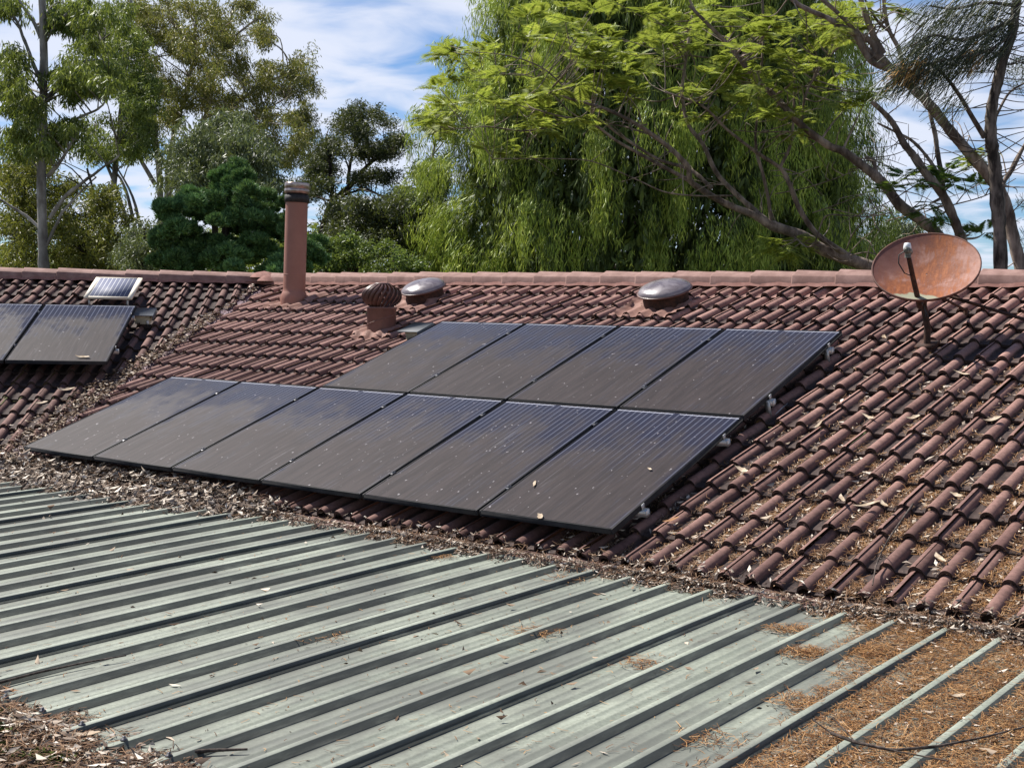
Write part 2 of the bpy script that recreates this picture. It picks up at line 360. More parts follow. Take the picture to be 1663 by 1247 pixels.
BROWN_LEAF = m_litter('brown_curled_leaf', [(0, (0.20, 0.095, 0.045)), (1, (0.34, 0.19, 0.10))])
TWIG = m_bark('dead_twig_bark', (0.035, 0.027, 0.023), (0.12, 0.095, 0.08), 30)
MOSS = m_paint('green_moss', (0.030, 0.042, 0.008), (0.09, 0.105, 0.022), 40, 0.95, 0, 0.1, 0.8)

# ------------------------------------------------------------ roof frames
TH = 0.344572; CT, ST = math.cos(TH), math.sin(TH)
F1 = frame(V(1, 0, 0), V(0, CT, ST), V(0, -ST, CT), V(0, 0, 0))
AZ = 0.7587; ca, sa = math.cos(AZ), math.sin(AZ)
X2 = V(ca, sa, 0); U2 = V(-sa*CT, ca*CT, ST); N2 = np.cross(X2, U2)
OL = V(-2.4839, 4.0871, 1.494)
F2 = frame(X2, U2, N2, OL + 0.11*N2)           # same tile height -0.11 at the noses in both frames
def tr(F, P):
    P = np.asarray(P, float); return P @ F[:3, :3].T + F[:3, 3]
G, TW = 0.338, 0.3140                           # course gauge, tile width
S0_1, X0_1 = -0.094, 6.93 - 0.05               # a nose line and a roll on the main slope
def roll_profile(u):
    """height above the pan across one tile, u in 0..1; u = 0 and 1 are the crests of the lapped roll"""
    h = np.zeros_like(u); x = u*TW; r = 0.043
    for c in (0.0, TW):
        d = np.abs(x-c); h = np.maximum(h, 0.044*np.sqrt(np.clip(1-(d/r)**2, 0, 1)))
    d = np.abs(x-TW/2); h = np.maximum(h, 0.048*np.sqrt(np.clip(1-(d/0.042)**2, 0, 1)))
    return h
def tile_field(F, x0, nx0, nx1, s0, k0, k1, rgen):
    mb = MB()
    uu = np.unique(np.r_[np.linspace(0, 0.15, 7), np.linspace(0.15, 0.355, 3), 0.5 - 0.143*np.cos(np.linspace(0, PI, 15)), np.linspace(0.645, 0.85, 3), np.linspace(0.85, 1.0, 7)])
    n = len(uu); hp = roll_profile(uu)
    hp = hp + np.where(uu > 0.85, 0.007, 0) - np.where(uu < 0.15, 0.003, 0)
    pan = 1 - np.clip(hp/0.034, 0, 1)
    for k in range(k0, k1):
        for i in range(nx0, nx1):
            j = rgen.normal(0, 1, 4)
            dz, ds, tilt, dx = j[0]*0.0026, j[1]*0.0065, j[2]*0.006, j[3]*0.002
            rv = rgen.random()
            vs = np.array([0.0, 0.02, 0.17, G + 0.05])
            X = x0 + i*TW + uu*TW + dx
            P = np.zeros((n, len(vs), 3)); at_up = np.zeros((n, len(vs)))
            for a, v in enumerate(vs):
                s_ = s0 + k*G + v + ds
                P[:, a, 0] = X; P[:, a, 1] = s_
                P[:, a, 2] = -0.160 + hp + dz + (uu-0.5)*tilt - 0.036*v/G - (0.004 if a == 0 else 0)
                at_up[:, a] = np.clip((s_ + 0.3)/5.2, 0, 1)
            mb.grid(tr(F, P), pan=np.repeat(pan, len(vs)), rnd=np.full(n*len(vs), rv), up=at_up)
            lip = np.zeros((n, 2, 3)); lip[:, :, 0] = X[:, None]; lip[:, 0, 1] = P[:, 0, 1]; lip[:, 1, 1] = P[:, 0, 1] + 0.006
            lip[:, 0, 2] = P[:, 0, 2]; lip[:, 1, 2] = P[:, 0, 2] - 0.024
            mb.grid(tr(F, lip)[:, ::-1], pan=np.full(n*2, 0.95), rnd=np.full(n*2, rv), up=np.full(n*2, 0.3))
    return mb
def clip_mb(mb, co, no):
    """cut a tile field along a vertical plane, keeping the side the normal points away from"""
    v = np.vstack(mb.v); d = (v - co) @ no
    f = np.vstack(mb.f); at_ = {k: np.concatenate(a) for k, a in mb.at.items()}
    inside = d[f] <= 0
    keep = inside.all(1); cut = inside.any(1) & ~keep
    nv, nf, na = [v], [f[keep]], {k: [a] for k, a in at_.items()}; base = len(v)
    for q in f[cut]:
        poly = []
        for i in range(4):
            a, b = q[i], q[(i+1) % 4]
            if d[a] <= 0: poly.append((v[a], a, a, 0.0))
            if (d[a] <= 0) != (d[b] <= 0):
                t = d[a]/(d[a]-d[b]); poly.append((v[a]+(v[b]-v[a])*t, a, b, t))
        if len(poly) < 3: continue
        nv.append(np.array([p_[0] for p_ in poly]))
        for k in at_: na[k].append(np.array([at_[k][p_[1]]*(1-p_[3]) + at_[k][p_[2]]*p_[3] for p_ in poly]))
        for i in range(1, len(poly)-1): nf.append(np.array([[base, base+i, base+i+1, base+i+1]]))
        base += len(poly)
    o = MB(); o.v = [np.vstack(nv)]; o.f = [np.vstack(nf)]; o.n = base; o.at = na
    return o
# valley: where the two tile planes meet
A_ = np.array([F1[:3, 2], F2[:3, 2], V(0, 0, 1)])
def valley(z, h=-0.15): return np.linalg.solve(A_, V(h, F2[:3, 2] @ F2[:3, 3] + h, z))
VA, VB = valley(-0.35), valley(1.62)
vd = (VB - VA); vh = V(vd[0], vd[1], 0); vh /= np.linalg.norm(vh)
vn = V(vh[1], -vh[0], 0)                        # points to the main slope
house = empty('tiled_house', V(0, 5, -2.9), 'low brown house whose dark red tiled roof has two slopes meeting in a valley', 'house')
rt = np.random.default_rng(3)
main = clip_mb(tile_field(F1, X0_1, -32, 13, S0_1, 0, 15, rt), VA + vn*0.05, -vn)
main.build('main_roof_slope', TILE, house, smooth=True)
leftf = clip_mb(tile_field(F2, 0.0, -14, 15, 0.0, -14, 1, rt), VA - vn*0.05, vn)
leftf.build('side_roof_slope', TILE, house, smooth=True)
mb = MB()
zs = np.linspace(-0.22, 1.60, 9)
pr = [(-0.11, 0.012), (-0.05, -0.012), (-0.012, -0.02), (0, 0.004), (0.012, -0.02), (0.05, -0.012), (0.11, 0.012)]
mb.grid(np.array([[valley(z, -0.165) + vn*a + V(0, 0, b) for z in zs] for a, b in pr]))
mb.build('valley_gutter', GUTTER_PURPLE, house)
# ridge caps
YR, ZR = 4.76, 1.655
RL = tr(F2, V(0, 0.31, -0.11)) + V(0, 0, 0.066)
# where the two ridge lines cross
t_ = (YR - RL[1])/X2[1]; RJ = RL + X2*t_
def ridge_cap(p0, d, wob):
    d = d/np.linalg.norm(d); sd = np.cross(d, V(0, 0, 1)); rows = []
    prof = [(-0.128, -0.135), (-0.122, -0.055), (-0.115, -0.046), (-0.012, -0.002), (0.0, 0.0), (0.012, -0.002), (0.115, -0.046), (0.122, -0.055), (0.128, -0.135)]
    for t in (0.0, 0.0, 0.012, 0.40, 0.46):
        sc_ = 1.0 + (0.07 if t < 0.40 else -0.0)*(1 - t/0.5)
        rows.append([p0 + d*t + sd*a*sc_ + V(0, 0, b*sc_ + 0.016*(1-t/0.45) + wob) for a, b in prof])
    P = np.array(rows); P[0] = P[0]*1.0; P[0] = P[1] - V(0, 0, 0.02) + (P[1].mean(0) - P[1])*0.05
    return MB().grid(P)
x = RJ[0] + 0.05; i = 0
while x < 10.9:
    ridge_cap(V(x, YR, ZR), V(1, 0, 0), rt.normal(0, 0.003)).build('ridge_cap', CAP, house); x += 0.42
for i in range(13):
    ridge_cap(RJ - X2*(0.10 + 0.41*(i+1)), X2, rt.normal(0, 0.003)).build('ridge_cap', CAP, house)
mb = MB()
for (o_, sc_) in ((V(-0.02, -0.05, -0.015), 0.19), (V(0.10, -0.10, -0.06), 0.14), (V(-0.10, -0.14, -0.07), 0.13)):
    ph = np.linspace(0, 2*PI, 9)[:-1]
    ring = [[RJ + o_ + V(math.cos(a)*sc_*q*(1+0.15*math.sin(5*a)), math.sin(a)*sc_*q*(1+0.2*math.sin(3*a+1)), 0.075*(1-q**2)-0.035) for q in (0.02, 0.5, 0.85, 1.05)] for a in ph]
    mb.grid(np.array(ring), closed_u=True)
mb.build('ridge_mortar', MORTAR, house)
# mortar bedding strip under the caps of both ridges, on the near side
mb = MB()
xs = np.linspace(RJ[0], 10.9, 140)
mb.grid(np.array([[V(x_, YR - 0.128 - 0.02*b - 0.006*math.sin(x_*40)*b, ZR - 0.10 - 0.035*b - 0.006*math.sin(x_*23)) for b in (0, 1)] for x_ in xs]))
nn = V(X2[1], -X2[0], 0)
ts = np.linspace(-5.6, 0, 90)
mb.grid(np.array([[RJ + X2*t + nn*(0.128 + 0.02*b) + V(0, 0, -0.10 - 0.035*b - 0.006*math.sin(t*23)) for b in (0, 1)] for t in ts]))
mb.build('ridge_mortar', MORTAR, house)
# rear slopes and walls (out of sight from the photograph's side)
mb = MB()
mb.grid(np.array([[V(RJ[0] + 0.6, YR, ZR - 0.10), V(10.9, YR, ZR - 0.10)], [V(RJ[0] + 2.6, YR + 5, ZR - 1.9), V(10.9, YR + 5, ZR - 1.9)]]))
pL = RJ - X2*5.6
mb.grid(np.array([[pL + V(0, 0, -0.10), RJ + V(0, 0, -0.10)], [pL - nn*5 + V(0, 0, -1.9), RJ - nn*5 + V(2.4, 2.0, -1.9)]]))
mb.build('rear_roof_slope', FASCIA, house)
mb = MB(); mb.box(V(0.4, 0.5, -2.9), V(10.6, 9.2, -0.36)); mb.build('wall', BRICK, house)
mb = MB(); mw = frame(X2, V(-sa, ca, 0), V(0, 0, 1), V(0, 0, 0)); q = (V(-0.2, 0.2, 0) @ mw[:3, :3])
mb.box(V(q[0]-6.5, q[1]+0.6, -2.9), V(q[0]-0.6, q[1]+9, -0.36), mw); mb.build('wall', BRICK, house)

# ------------------------------------------------------------ green metal roof
RS, RX0 = 0.2531, 6.893                         # rib spacing, x of one rib
ZM, SLM = -0.205, 0.022                         # rib top height at the upper end, fall
YT, YB = -0.202, -3.72
def zroof(y): return ZM + (y - YT)*SLM
def y_top(x): return YT if x > -0.1 else YT + (x + 0.1)*0.95
roof = empty('metal_roof', V(6, -2, -0.3), 'low green ribbed metal roof in front of the tiled slope with leaves along its top edge', 'roof')
RH = 0.028
def sheet(x_first, nrib):
    mb = MB(); prof = []
    for j in range(nrib):
        x = x_first + j*RS
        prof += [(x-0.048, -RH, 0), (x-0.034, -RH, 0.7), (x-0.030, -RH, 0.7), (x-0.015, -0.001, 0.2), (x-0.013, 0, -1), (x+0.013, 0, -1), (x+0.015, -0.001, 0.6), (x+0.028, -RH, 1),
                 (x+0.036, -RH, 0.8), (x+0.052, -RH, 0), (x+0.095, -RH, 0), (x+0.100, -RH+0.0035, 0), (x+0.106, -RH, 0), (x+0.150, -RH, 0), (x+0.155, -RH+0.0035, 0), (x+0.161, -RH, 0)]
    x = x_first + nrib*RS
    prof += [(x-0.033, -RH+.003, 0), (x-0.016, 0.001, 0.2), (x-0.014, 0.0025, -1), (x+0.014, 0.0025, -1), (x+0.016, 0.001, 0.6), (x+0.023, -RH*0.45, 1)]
    ys = np.linspace(0, 1, 12); rows = []; side = []
    for (px_, dz, sd) in prof:
        yt = y_top(px_); row = []
        for t in ys:
            y = yt + (YB - yt)*t
            row.append(V(px_, y, zroof(y) + dz + 0.0012*math.sin(y*2.1 + px_*3)))
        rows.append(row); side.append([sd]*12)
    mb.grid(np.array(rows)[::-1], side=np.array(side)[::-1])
    # the pan ends turned up against the flashing
    for j in range(nrib):
        x = x_first + j*RS; yt = y_top(x+0.12)
        q = [[V(x+0.034, yt, zroof(yt)-RH), V(x+0.034, yt+0.012, zroof(yt)-0.004)], [V(x+RS-0.034, yt, zroof(yt)-RH), V(x+RS-0.034, yt+0.012, zroof(yt)-0.004)]]
        mb.grid(np.array(q), side=np.zeros(4))
    return mb
for i in range(-10, 5):
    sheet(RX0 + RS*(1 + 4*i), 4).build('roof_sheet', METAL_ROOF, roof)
mb = MB()
for t in (0, 1): pass
xs = np.r_[np.linspace(-4, -0.1, 6), np.linspace(0.0, 11.5, 4)]
mb.grid(np.array([[V(x, y_top(x) + 0.004, ZM - RH - 0.004), V(x, y_top(x) + 0.016, ZM - 0.018), V(x, y_top(x) + 0.055, ZM - 0.015), V(x, y_top(x) + 0.19, ZM + 0.012)] for x in xs]))
mb.build('apron_flashing', FASCIA, roof)
for j in range(-8, 2):
    x = RX0 + RS*j; y = -3.55; mb = MB()
    mb.lathe([(0.0, 0.014), (0.006, 0.014), (0.0065, 0.005), (0.013, 0.004), (0.014, 0.0), (0.0, -0.001)][::-1], 8, frame(V(1, 0, 0), V(0, 1, 0), V(0, 0, 1), V(x, y, zroof(y)+0.001)))
    mb.build('roof_screw', DARK_STEEL, roof)
mb = MB(); g = [(0, 0), (0, -0.09), (-0.11, -0.09), (-0.115, 0.01), (-0.10, 0.012)]
mb.grid(np.array([[V(x, YB + 0.03 + a, zroof(YB) - RH - 0.01 + b) for a, b in g] for x in (-3.5, 11.4)]))
mb.build('eave_gutter', FASCIA, roof)
mb = MB(); mb.box(V(-3, -3.6, -2.9), V(-2.9, -3.5, -0.34)); mb.box(V(11, -3.6, -2.9), V(11.1, -3.5, -0.34)); mb.box(V(3, -3.6, -2.9), V(3.1, -3.5, -0.34))
mb.box(V(-3, -3.62, -0.45), V(11.2, -3.48, -0.342)); mb.build('veranda_post', BRICK, roof)

# ------------------------------------------------------------ solar panels
PL, PP = 1.682, 1.0235
def make_panel(label, m, group):
    root = empty('solar_panel', m, label, 'solar panel', group)
    mb = MB(); t, h = 0.011, 0.038
    mb.box(V(0, 0, -h), V(t, PL, 0), bev=0.0015); mb.box(V(1-t, 0, -h), V(1, PL, 0), bev=0.0015)
    mb.box(V(t+.0005, 0, -h), V(1-t-.0005, t, 0), bev=0.0015); mb.box(V(t+.0005, PL-t, -h), V(1-t-.0005, PL, 0), bev=0.0015)
    mb.build('frame', BLACK_FRAME, root, world=False)
    mb = MB(); mb.grid(np.array([[V(a, b, -0.003) for b in (t, PL-t)] for a in (t, 1-t)])[::-1]); mb.build('cell_glass', GLASS, root, world=False)
    mb = MB(); mb.grid(np.array([[V(a, b, -0.009) for b in (t, PL-t)] for a in (t, 1-t)])); mb.build('back_sheet', BACK, root, world=False)
    return root
def off(F, x, s, h=0.0):
    m = F.copy(); m[:3, 3] = tr(F, V(x, s, h)); return m
order = ['leftmost', 'second from left', 'third from left', 'third from right', 'second from right', 'rightmost']
order4 = ['leftmost', 'second from left', 'third from left', 'rightmost']
PAN = []
proto = None
slots = [(j, 0, f'dusty black solar panel, {order[j]} of the six in the front row') for j in range(6)] + \
        [(j, 1, f'dusty black solar panel, {order4[j-2]} of the four in the back row') for j in range(2, 6)]
tilt_rng = np.random.default_rng(8)
for j, r_, lab in slots:
    m = off(F1, j*PP, r_*(PL + 0.02), tilt_rng.normal(0, 0.001))
    if proto is None: proto = make_panel(lab, m, 'solar panels on the tiled roof'); o = proto
    else: o = copy_tree(proto, m); o['label'] = lab
PANEL_O = V(-1.75796, 0.88706, 0.66702)
F2P = F2.copy(); F2P[:3, 3] = PANEL_O
for j, lab in ((0, 'black solar panel on the side slope below the small ivory-framed panel'), (-1, 'black solar panel cut off by the left edge of the photo')):
    o = copy_tree(proto, off(F2P, j*1.02, 0)); o['label'] = lab
# rails with clamps
def make_rail(name, F, x0, x1, s, seams, label, h0=0.0):
    root = empty(name, off(F, x0, s, h0), label, 'mounting rail', 'aluminium rails under the solar panels')
    L = x1 - x0
    mb = MB(); mb.box(V(0, -0.02, -0.078), V(L, 0.02, -0.0405)); mb.build('rail', ALU, root, world=False)
    for x in seams:
        mb = MB(); mb.box(V(x-x0-0.016, -0.022, 0.0012), V(x-x0+0.016, 0.022, 0.0048), bev=0.001)
        mb.box(V(x-x0-0.006, -0.02, -0.04), V(x-x0+0.006, 0.02, 0.001))
        mb.lathe([(0.0, 0.013), (0.0065, 0.013), (0.007, 0.0045)][::-1], 6, frame(V(1,0,0), V(0,1,0), V(0,0,1), V(x-x0, 0, 0)))
        mb.build('mid_clamp', DARK_STEEL, root, world=False)
    mb = MB(); mb.box(V(L-0.036, -0.022, -0.0405), V(L-0.006, 0.022, -0.036), bev=0.001); mb.box(V(L-0.030, -0.016, -0.036), V(L-0.026, 0.016, 0.001)); mb.box(V(L-0.006, -0.022, -0.064), V(L+0.002, 0.020, -0.034), bev=0.002); mb.build('end_clamp', ALU, root, world=False)
    for x in np.arange(0.35, L, 1.25):
        mb = MB(); mb.box(V(x-0.02, -0.026, -0.16), V(x+0.02, -0.0205, -0.045)); mb.box(V(x-0.02, -0.026, -0.165), V(x+0.02, 0.24, -0.160)); mb.build('tile_foot', ALU, root, world=False)
    return root
make_rail('mounting_rail', F1, -0.03, 6.155, 0.335, [j*PP-0.012 for j in range(1, 6)], 'lowest aluminium rail under the front row of panels')
make_rail('mounting_rail', F1, -0.03, 6.16, 1.385, [j*PP-0.012 for j in range(1, 6)], 'upper aluminium rail under the front row of panels')
make_rail('mounting_rail', F1, 2.015, 6.16, 2.08, [j*PP-0.012 for j in range(3, 6)], 'lower aluminium rail under the four back panels')
make_rail('mounting_rail', F1, 2.01, 6.155, 3.11, [j*PP-0.012 for j in range(3, 6)], 'uppermost aluminium rail under the four back panels')
make_rail('mounting_rail', F2P, -1.05, 1.035, 0.42, [-0.01], 'lower aluminium rail under the panels of the side slope', 0)
make_rail('mounting_rail', F2P, -1.05, 1.02, 1.42, [-0.01], 'upper aluminium rail under the panels of the side slope', 0)
# small ivory-framed panel on the side slope: frame coordinates measured on the slope
sp = empty('small_solar_panel', off(F2, -1.34, -0.86, 0.02), 'small ivory-framed solar panel on two legs just below the side ridge', 'solar panel')
mb = MB(); t = 0.022; SW, SLn = 0.545, 0.71; fr_ = 0.03
mb.box(V(0, 0, -fr_), V(0.05, SLn, 0)); mb.box(V(SW-0.05, 0, -fr_), V(SW, SLn, 0)); mb.box(V(0.0505, 0, -fr_), V(SW-0.0505, 0.02, 0)); mb.box(V(0.0505, SLn-0.02, -fr_), V(SW-0.0505, SLn, 0))
mb.build('frame', IVORY, sp, world=False)
mb = MB(); mb.box(V(0.05, 0.02, -0.01), V(SW-0.05, SLn-0.02, -0.002)); mb.build('cell_glass', SMALL_CELLS, sp, world=False)
for lx in (0.05, SW-0.06):
    mb = MB(); mb.box(V(lx-0.01, 0.03, -0.17), V(lx+0.012, 0.036, -fr_)); mb.box(V(lx-0.02, 0.01, -0.036), V(lx+0.03, 0.05, -fr_-.0005)); mb.build('leg', ALU, sp, world=False)
    mb = MB(); mb.box(V(lx-0.01, SLn-0.06, -0.17), V(lx+0.012, SLn-0.05, -fr_)); mb.build('leg', ALU, sp, world=False)

# isolators
def isolator(F, x, s, label, rot, conduit):
    c, s_ = math.cos(rot), math.sin(rot); m = off(F, x, s, 0); 
    m2 = m.copy(); m2[:3, 0] = c*m[:3, 0] + s_*m[:3, 1]; m2[:3, 1] = -s_*m[:3, 0] + c*m[:3, 1]
    r = empty('isolator_switch', m2, label, 'isolator', 'isolator switches beside the solar panels')
    mb = MB(); mb.box(V(-0.085, -0.05, -0.13), V(0.085, 0.13, -0.01), bev=0.008); mb.build('box', CREAM, r, world=False)
    mb = MB(); mb.box(V(-0.13, -0.10, -0.008), V(0.13, 0.16, 0.0), bev=0.002); mb.box(V(0.124, -0.10, -0.07), V(0.128, 0.16, -0.0085)); mb.build('rain_cover', COVER, r, world=False)
    mb = MB()
    if conduit: mb.tube([V(-0.09, 0.0, -0.06), V(-0.17, 0.01, -0.06), V(-0.30, 0.0, -0.09)], 0.014, 8)
    mb.lathe([(0.0, 0.0), (0.016, 0.0), (0.016, 0.04), (0.0, 0.04)], 8, frame(V(1,0,0), V(0,1,0), V(0,0,1), V(0.06, -0.055, -0.12)))
    mb.build('conduit', WHITE_PLASTIC, r, world=False)
isolator(F2, -0.60, -1.30, 'cream isolator box under a grey rain cover at the right corner of the side panel', 0.0, True)
isolator(F1, 1.86, 3.17, 'cream isolator box under a grey rain cover below the turbine vent', 0.0, False)

# ------------------------------------------------------------ flue
b = tr(F1, V(-1.02, 4.31, -0.13))
axis = V(0.0, 0.0, 1.0) + CR*0.022; axis /= np.linalg.norm(axis); ax = np.cross(V(0, 1, 0), axis); ax /= np.linalg.norm(ax)
FF = frame(ax, np.cross(axis, ax), axis, b)
flue = empty('flue_pipe', FF, 'tall terracotta painted flue pipe with a steel cap rising beside the roof valley', 'flue')
R = 0.128
MB().lathe([(R*1.22, -0.10), (R*1.22, 0.0), (R*1.2, 0.045), (R*1.06, 0.085), (R*1.003, 0.10), (R, 0.13), (R, 0.5), (R, 1.13)], 40).build('pipe', TERRA, flue, True, False)
MB().lathe([(R*0.99, 0.284), (R*1.014, 0.286), (R*1.014, 0.292), (R*0.99, 0.294)], 40).build('joint_ring', TERRA, flue, False, False)
MB().lathe([(R*0.9, 1.118), (R*1.10, 1.12), (R*1.10, 1.205), (R*0.97, 1.207), (R*0.97, 1.225), (R*0.2, 1.225)], 40).build('collar', SOOT, flue, False, False)
MB().lathe([(R*0.9, 1.222), (R*1.14, 1.226), (R*1.14, 1.272), (R*1.12, 1.274), (R*1.12, 1.280), (R*1.14, 1.282), (R*1.14, 1.338), (R*1.11, 1.345), (R*0.1, 1.352)], 40).build('cap', STAINLESS, flue, False, False)
def dressed_flashing(x0, x1, s0, s1, name, root, holes=True):
    nx, ns = 26, 14; P = np.zeros((nx, ns, 3))
    for i, x in enumerate(np.linspace(x0, x1, nx)):
        for j, s in enumerate(np.linspace(s0, s1, ns)):
            u = ((x - X0_1)/TW) % 1.0
            e = min(i, nx-1-i, j)/3.0; edge = 1 - min(1, e)
            k_ = ((s - S0_1)/G) % 1.0
            h = -0.157 + float(roll_profile(np.array([u]))[0])*(0.55 + 0.4*edge) - 0.036*k_ + 0.014*(1-edge) + 0.02
            P[i, j] = tr(F1, V(x + 0.02*math.sin(j*1.7)*edge, s + 0.015*math.sin(i*1.3)*edge, h))
    return MB().grid(P).build(name, FLASH, root, True)
dressed_flashing(-1.28, -0.74, 4.02, 4.62, 'flashing', flue)

# ------------------------------------------------------------ turbine vent
b = tr(F1, V(1.10, 3.50, -0.13)); b = b + V(0, 0, -0.02)
tv = empty('turbine_vent', b, 'brown spinning turbine vent with curved vanes, its round head between the flue and a skylight', 'roof vent')
RT = 0.148
MB().lathe([(RT*1.0, -0.12), (RT, 0.205), (RT*1.06, 0.21), (RT*1.06, 0.226), (RT*0.9, 0.228)], 36).build('throat', THROAT, tv, True, False)
ph = np.linspace(-2.6, 0.6, 24); d_ = FF
mb = MB(); mb.tube([V(math.cos(a)*(RT+0.001), math.sin(a)*(RT+0.001), 0.02 + 0.15*(a+2.6)/3.2) for a in ph], 0.004, 5); mb.build('seam', THROAT, tv, world=False)
RO = 0.205; zc = 0.345; hh = 0.118
for k in range(22):
    mb = MB(); rows = []
    for e in np.linspace(-1, 1, 13):
        z = zc + hh*e; rr = RO*(1 - 0.42*abs(e)**2.6 if e < 0 else 1 - 0.62*e**2.4); tw = k*2*PI/22 + 0.34*e
        row = []
        for q, dr in ((0.0, 1.0), (0.10, 0.985), (0.17, 0.92), (0.22, 0.80)):
            a = tw + q; row.append(V(math.cos(a)*rr*dr, math.sin(a)*rr*dr, z))
        rows.append(row)
    mb.grid(np.array(rows)); mb.build('vane', VENT, tv, True, False)
MB().lathe([(RO*0.62, zc-hh-0.004), (RO*0.66, zc-hh-0.012), (RO*0.55, zc-hh-0.014)], 32).build('rim', VENT, tv, False, False)
MB().lathe([(RO*0.42, zc+hh-0.012), (RO*0.43, zc+hh), (RO*0.30, zc+hh+0.009), (0.0, zc+hh+0.012)], 32).build('top_cap', VENT, tv, True, False)
dressed_flashing(0.87, 1.37, 3.22, 3.62, 'flashing', tv)

# ------------------------------------------------------------ skylights
def skylight(x, s, R_, label):
    m = off(F1, x, s, -0.10)
    r = empty('skylight', m, label, 'skylight', 'round skylight domes below the ridge')
    MB().lathe([(R_*0.84, -0.06), (R_*0.84, 0.066)], 40).build('curb', RUSTY, r, True, False)  # dark steel colour on the curb stands in for the shade under the rim
    MB().lathe([(R_*0.80, 0.064), (R_*1.02, 0.064), (R_*1.03, 0.068), (R_*1.03, 0.076), (R_*0.98, 0.079), (R_*0.9, 0.079)], 40).build('rim', VENT, r, False, False)
    a = np.linspace(0, PI/2, 12)
    MB().lathe([(R_*0.985*math.cos(q), 0.078 + R_*0.33*math.sin(q)) for q in a], 44).build('dome', DOME, r, True, False)
    dressed_flashing(x-0.34, x+0.30, s-0.42, s+0.1, 'flashing', r)
skylight(0.90, 4.45, 0.245, 'grey skylight dome with a light sheen, just right of the turbine vent')
skylight(3.93, 4.42, 0.255, 'dark grey skylight dome standing alone above the solar panels in mid ridge')

# ------------------------------------------------------------ satellite dish
dc = at(1503.5, 432, 9.72)
n_view = CAM - dc; n_view[2] = 0; n_view /= np.linalg.norm(n_view)
up = V(0, 0, 1)
nd = n_view*math.cos(math.radians(46)) + up*math.sin(math.radians(46)) - CR*0.10; nd /= np.linalg.norm(nd)
xd = np.cross(up, nd); xd /= np.linalg.norm(xd); yd = np.cross(nd, xd)
FD = frame(xd, yd, nd, dc)
dish = empty('satellite_dish', FD, 'rusty pink satellite dish on a bent dark post near the ridge at right', 'satellite dish')
RXd, RYd = 0.388, 0.360
def dishP(q, a, o_=0.0):
    return V(RXd*q*math.cos(a), RYd*q*math.sin(a), -0.085*(1 - q*q) + o_)
ph = np.linspace(0, 2*PI, 57)[:-1]; qs = np.linspace(0.02, 1, 14)
MB().grid(np.array([[dishP(q, a) for q in qs] for a in ph]), closed_u=True).build('reflector', DISH, dish, True, False)
MB().grid(np.array([[dishP(q, a, -0.006) for q in qs[::-1]] for a in ph]), closed_u=True).build('reflector_back', RUSTY, dish, True, False)
rim = [[V(math.cos(a)*(RXd+d), math.sin(a)*(RYd+d), z) for d, z in ((-0.002, 0.002), (0.004, 0.005), (0.009, 0.0), (0.007, -0.016), (0.0, -0.018))] for a in ph]
MB().grid(np.array(rim), closed_u=True).build('rim', m_paint('rusty_rim_paint', (0.07, 0.028, 0.02), (0.16, 0.065, 0.045), 14, 0.75), dish, True, False)
foot = tr(F1, V(6.73, 3.50, -0.155))
low = at(1494, 492, 9.62)                       # where the feed arm is bolted under the lower rim
lnb = at(1474.5, 412, 9.36)
hub = at(1500, 484, 9.74)
mb = MB(); mb.tube([foot, foot + (hub-foot)*0.42 + CR*0.012, hub*0.85 + foot*0.15 - CR*0.004, hub + V(0, 0, 0.03)], [0.026, 0.024, 0.024, 0.024], 10)
mb.box(V(-0.07, -0.07, -0.01), V(0.07, 0.07, 0.012), frame(F1[:3, 0], F1[:3, 1], F1[:3, 2], foot + F1[:3, 2]*0.02)); mb.build('post', RUSTY, dish)
mb = MB(); mb.tube([low + V(0, 0, -0.03), (low+lnb)/2 - CR*0.006, lnb], [0.022, 0.020, 0.017], 8)
mb.tube([hub, low + V(0, 0, -0.02)], 0.018, 7); mb.build('feed_arm', RUSTY, dish)
fw = (dc - lnb)/np.linalg.norm(dc - lnb); fx = np.cross(fw, up); fx /= np.linalg.norm(fx)
FL = frame(fx, np.cross(fw, fx), fw, lnb)
mb = MB(); mb.lathe([(0.0, -0.055), (0.018, -0.05), (0.026, -0.02), (0.027, 0.015), (0.020, 0.02), (0.022, 0.045), (0.0, 0.047)], 16, frame(fx, np.cross(fw, fx), fw, lnb + V(0, 0, 0.02)))
mb.tube([lnb + V(0, 0, -0.03), lnb + V(0, 0, 0.02)], 0.022, 9); mb.build('feedhorn', GREY_PLASTIC, dish)
mb = MB(); mb.lathe([(0.0, 0.05), (0.022, 0.045), (0.028, 0.02), (0.027, 0.0)][::-1], 14, frame(V(1, 0, 0), V(0, 1, 0), V(0, 0, 1), lnb + V(0, 0, 0.03) - CR*0.006)); mb.build('feedhorn_cap', WHITE_PLASTIC, dish)
mb = MB(); A0 = lnb + V(0, 0, 0.02) - CR*0.02; ps = [A0, A0 - CR*0.045 + V(0, 0, -0.03), A0 - CR*0.045 + V(0, 0, -0.09), A0 - CR*0.0 + V(0, 0, -0.16), lnb*0.55 + low*0.45 - CR*0.014]
mb.tube(ps, 0.0045, 6); mb.tube([low + CR*0.03 + V(0, 0, -0.02), low + CR*0.045 + V(0, 0, -0.10), low + CR*0.07 + V(0, 0, -0.11), hub + V(0, 0, -0.05)], 0.004, 6); mb.build('cable', CABLE, dish)
e1 = tr(F1, V(7.62, 3.80, -0.11)); s1 = at(1541, 481, 9.86)
mb = MB(); mb.tube([s1, (s1*0.5+e1*0.5), e1], 0.0125, 8); mb.build('brace', RUSTY, dish)
e2 = tr(F1, V(6.80, 4.19, -0.11)); s2 = at(1531, 484, 9.86)
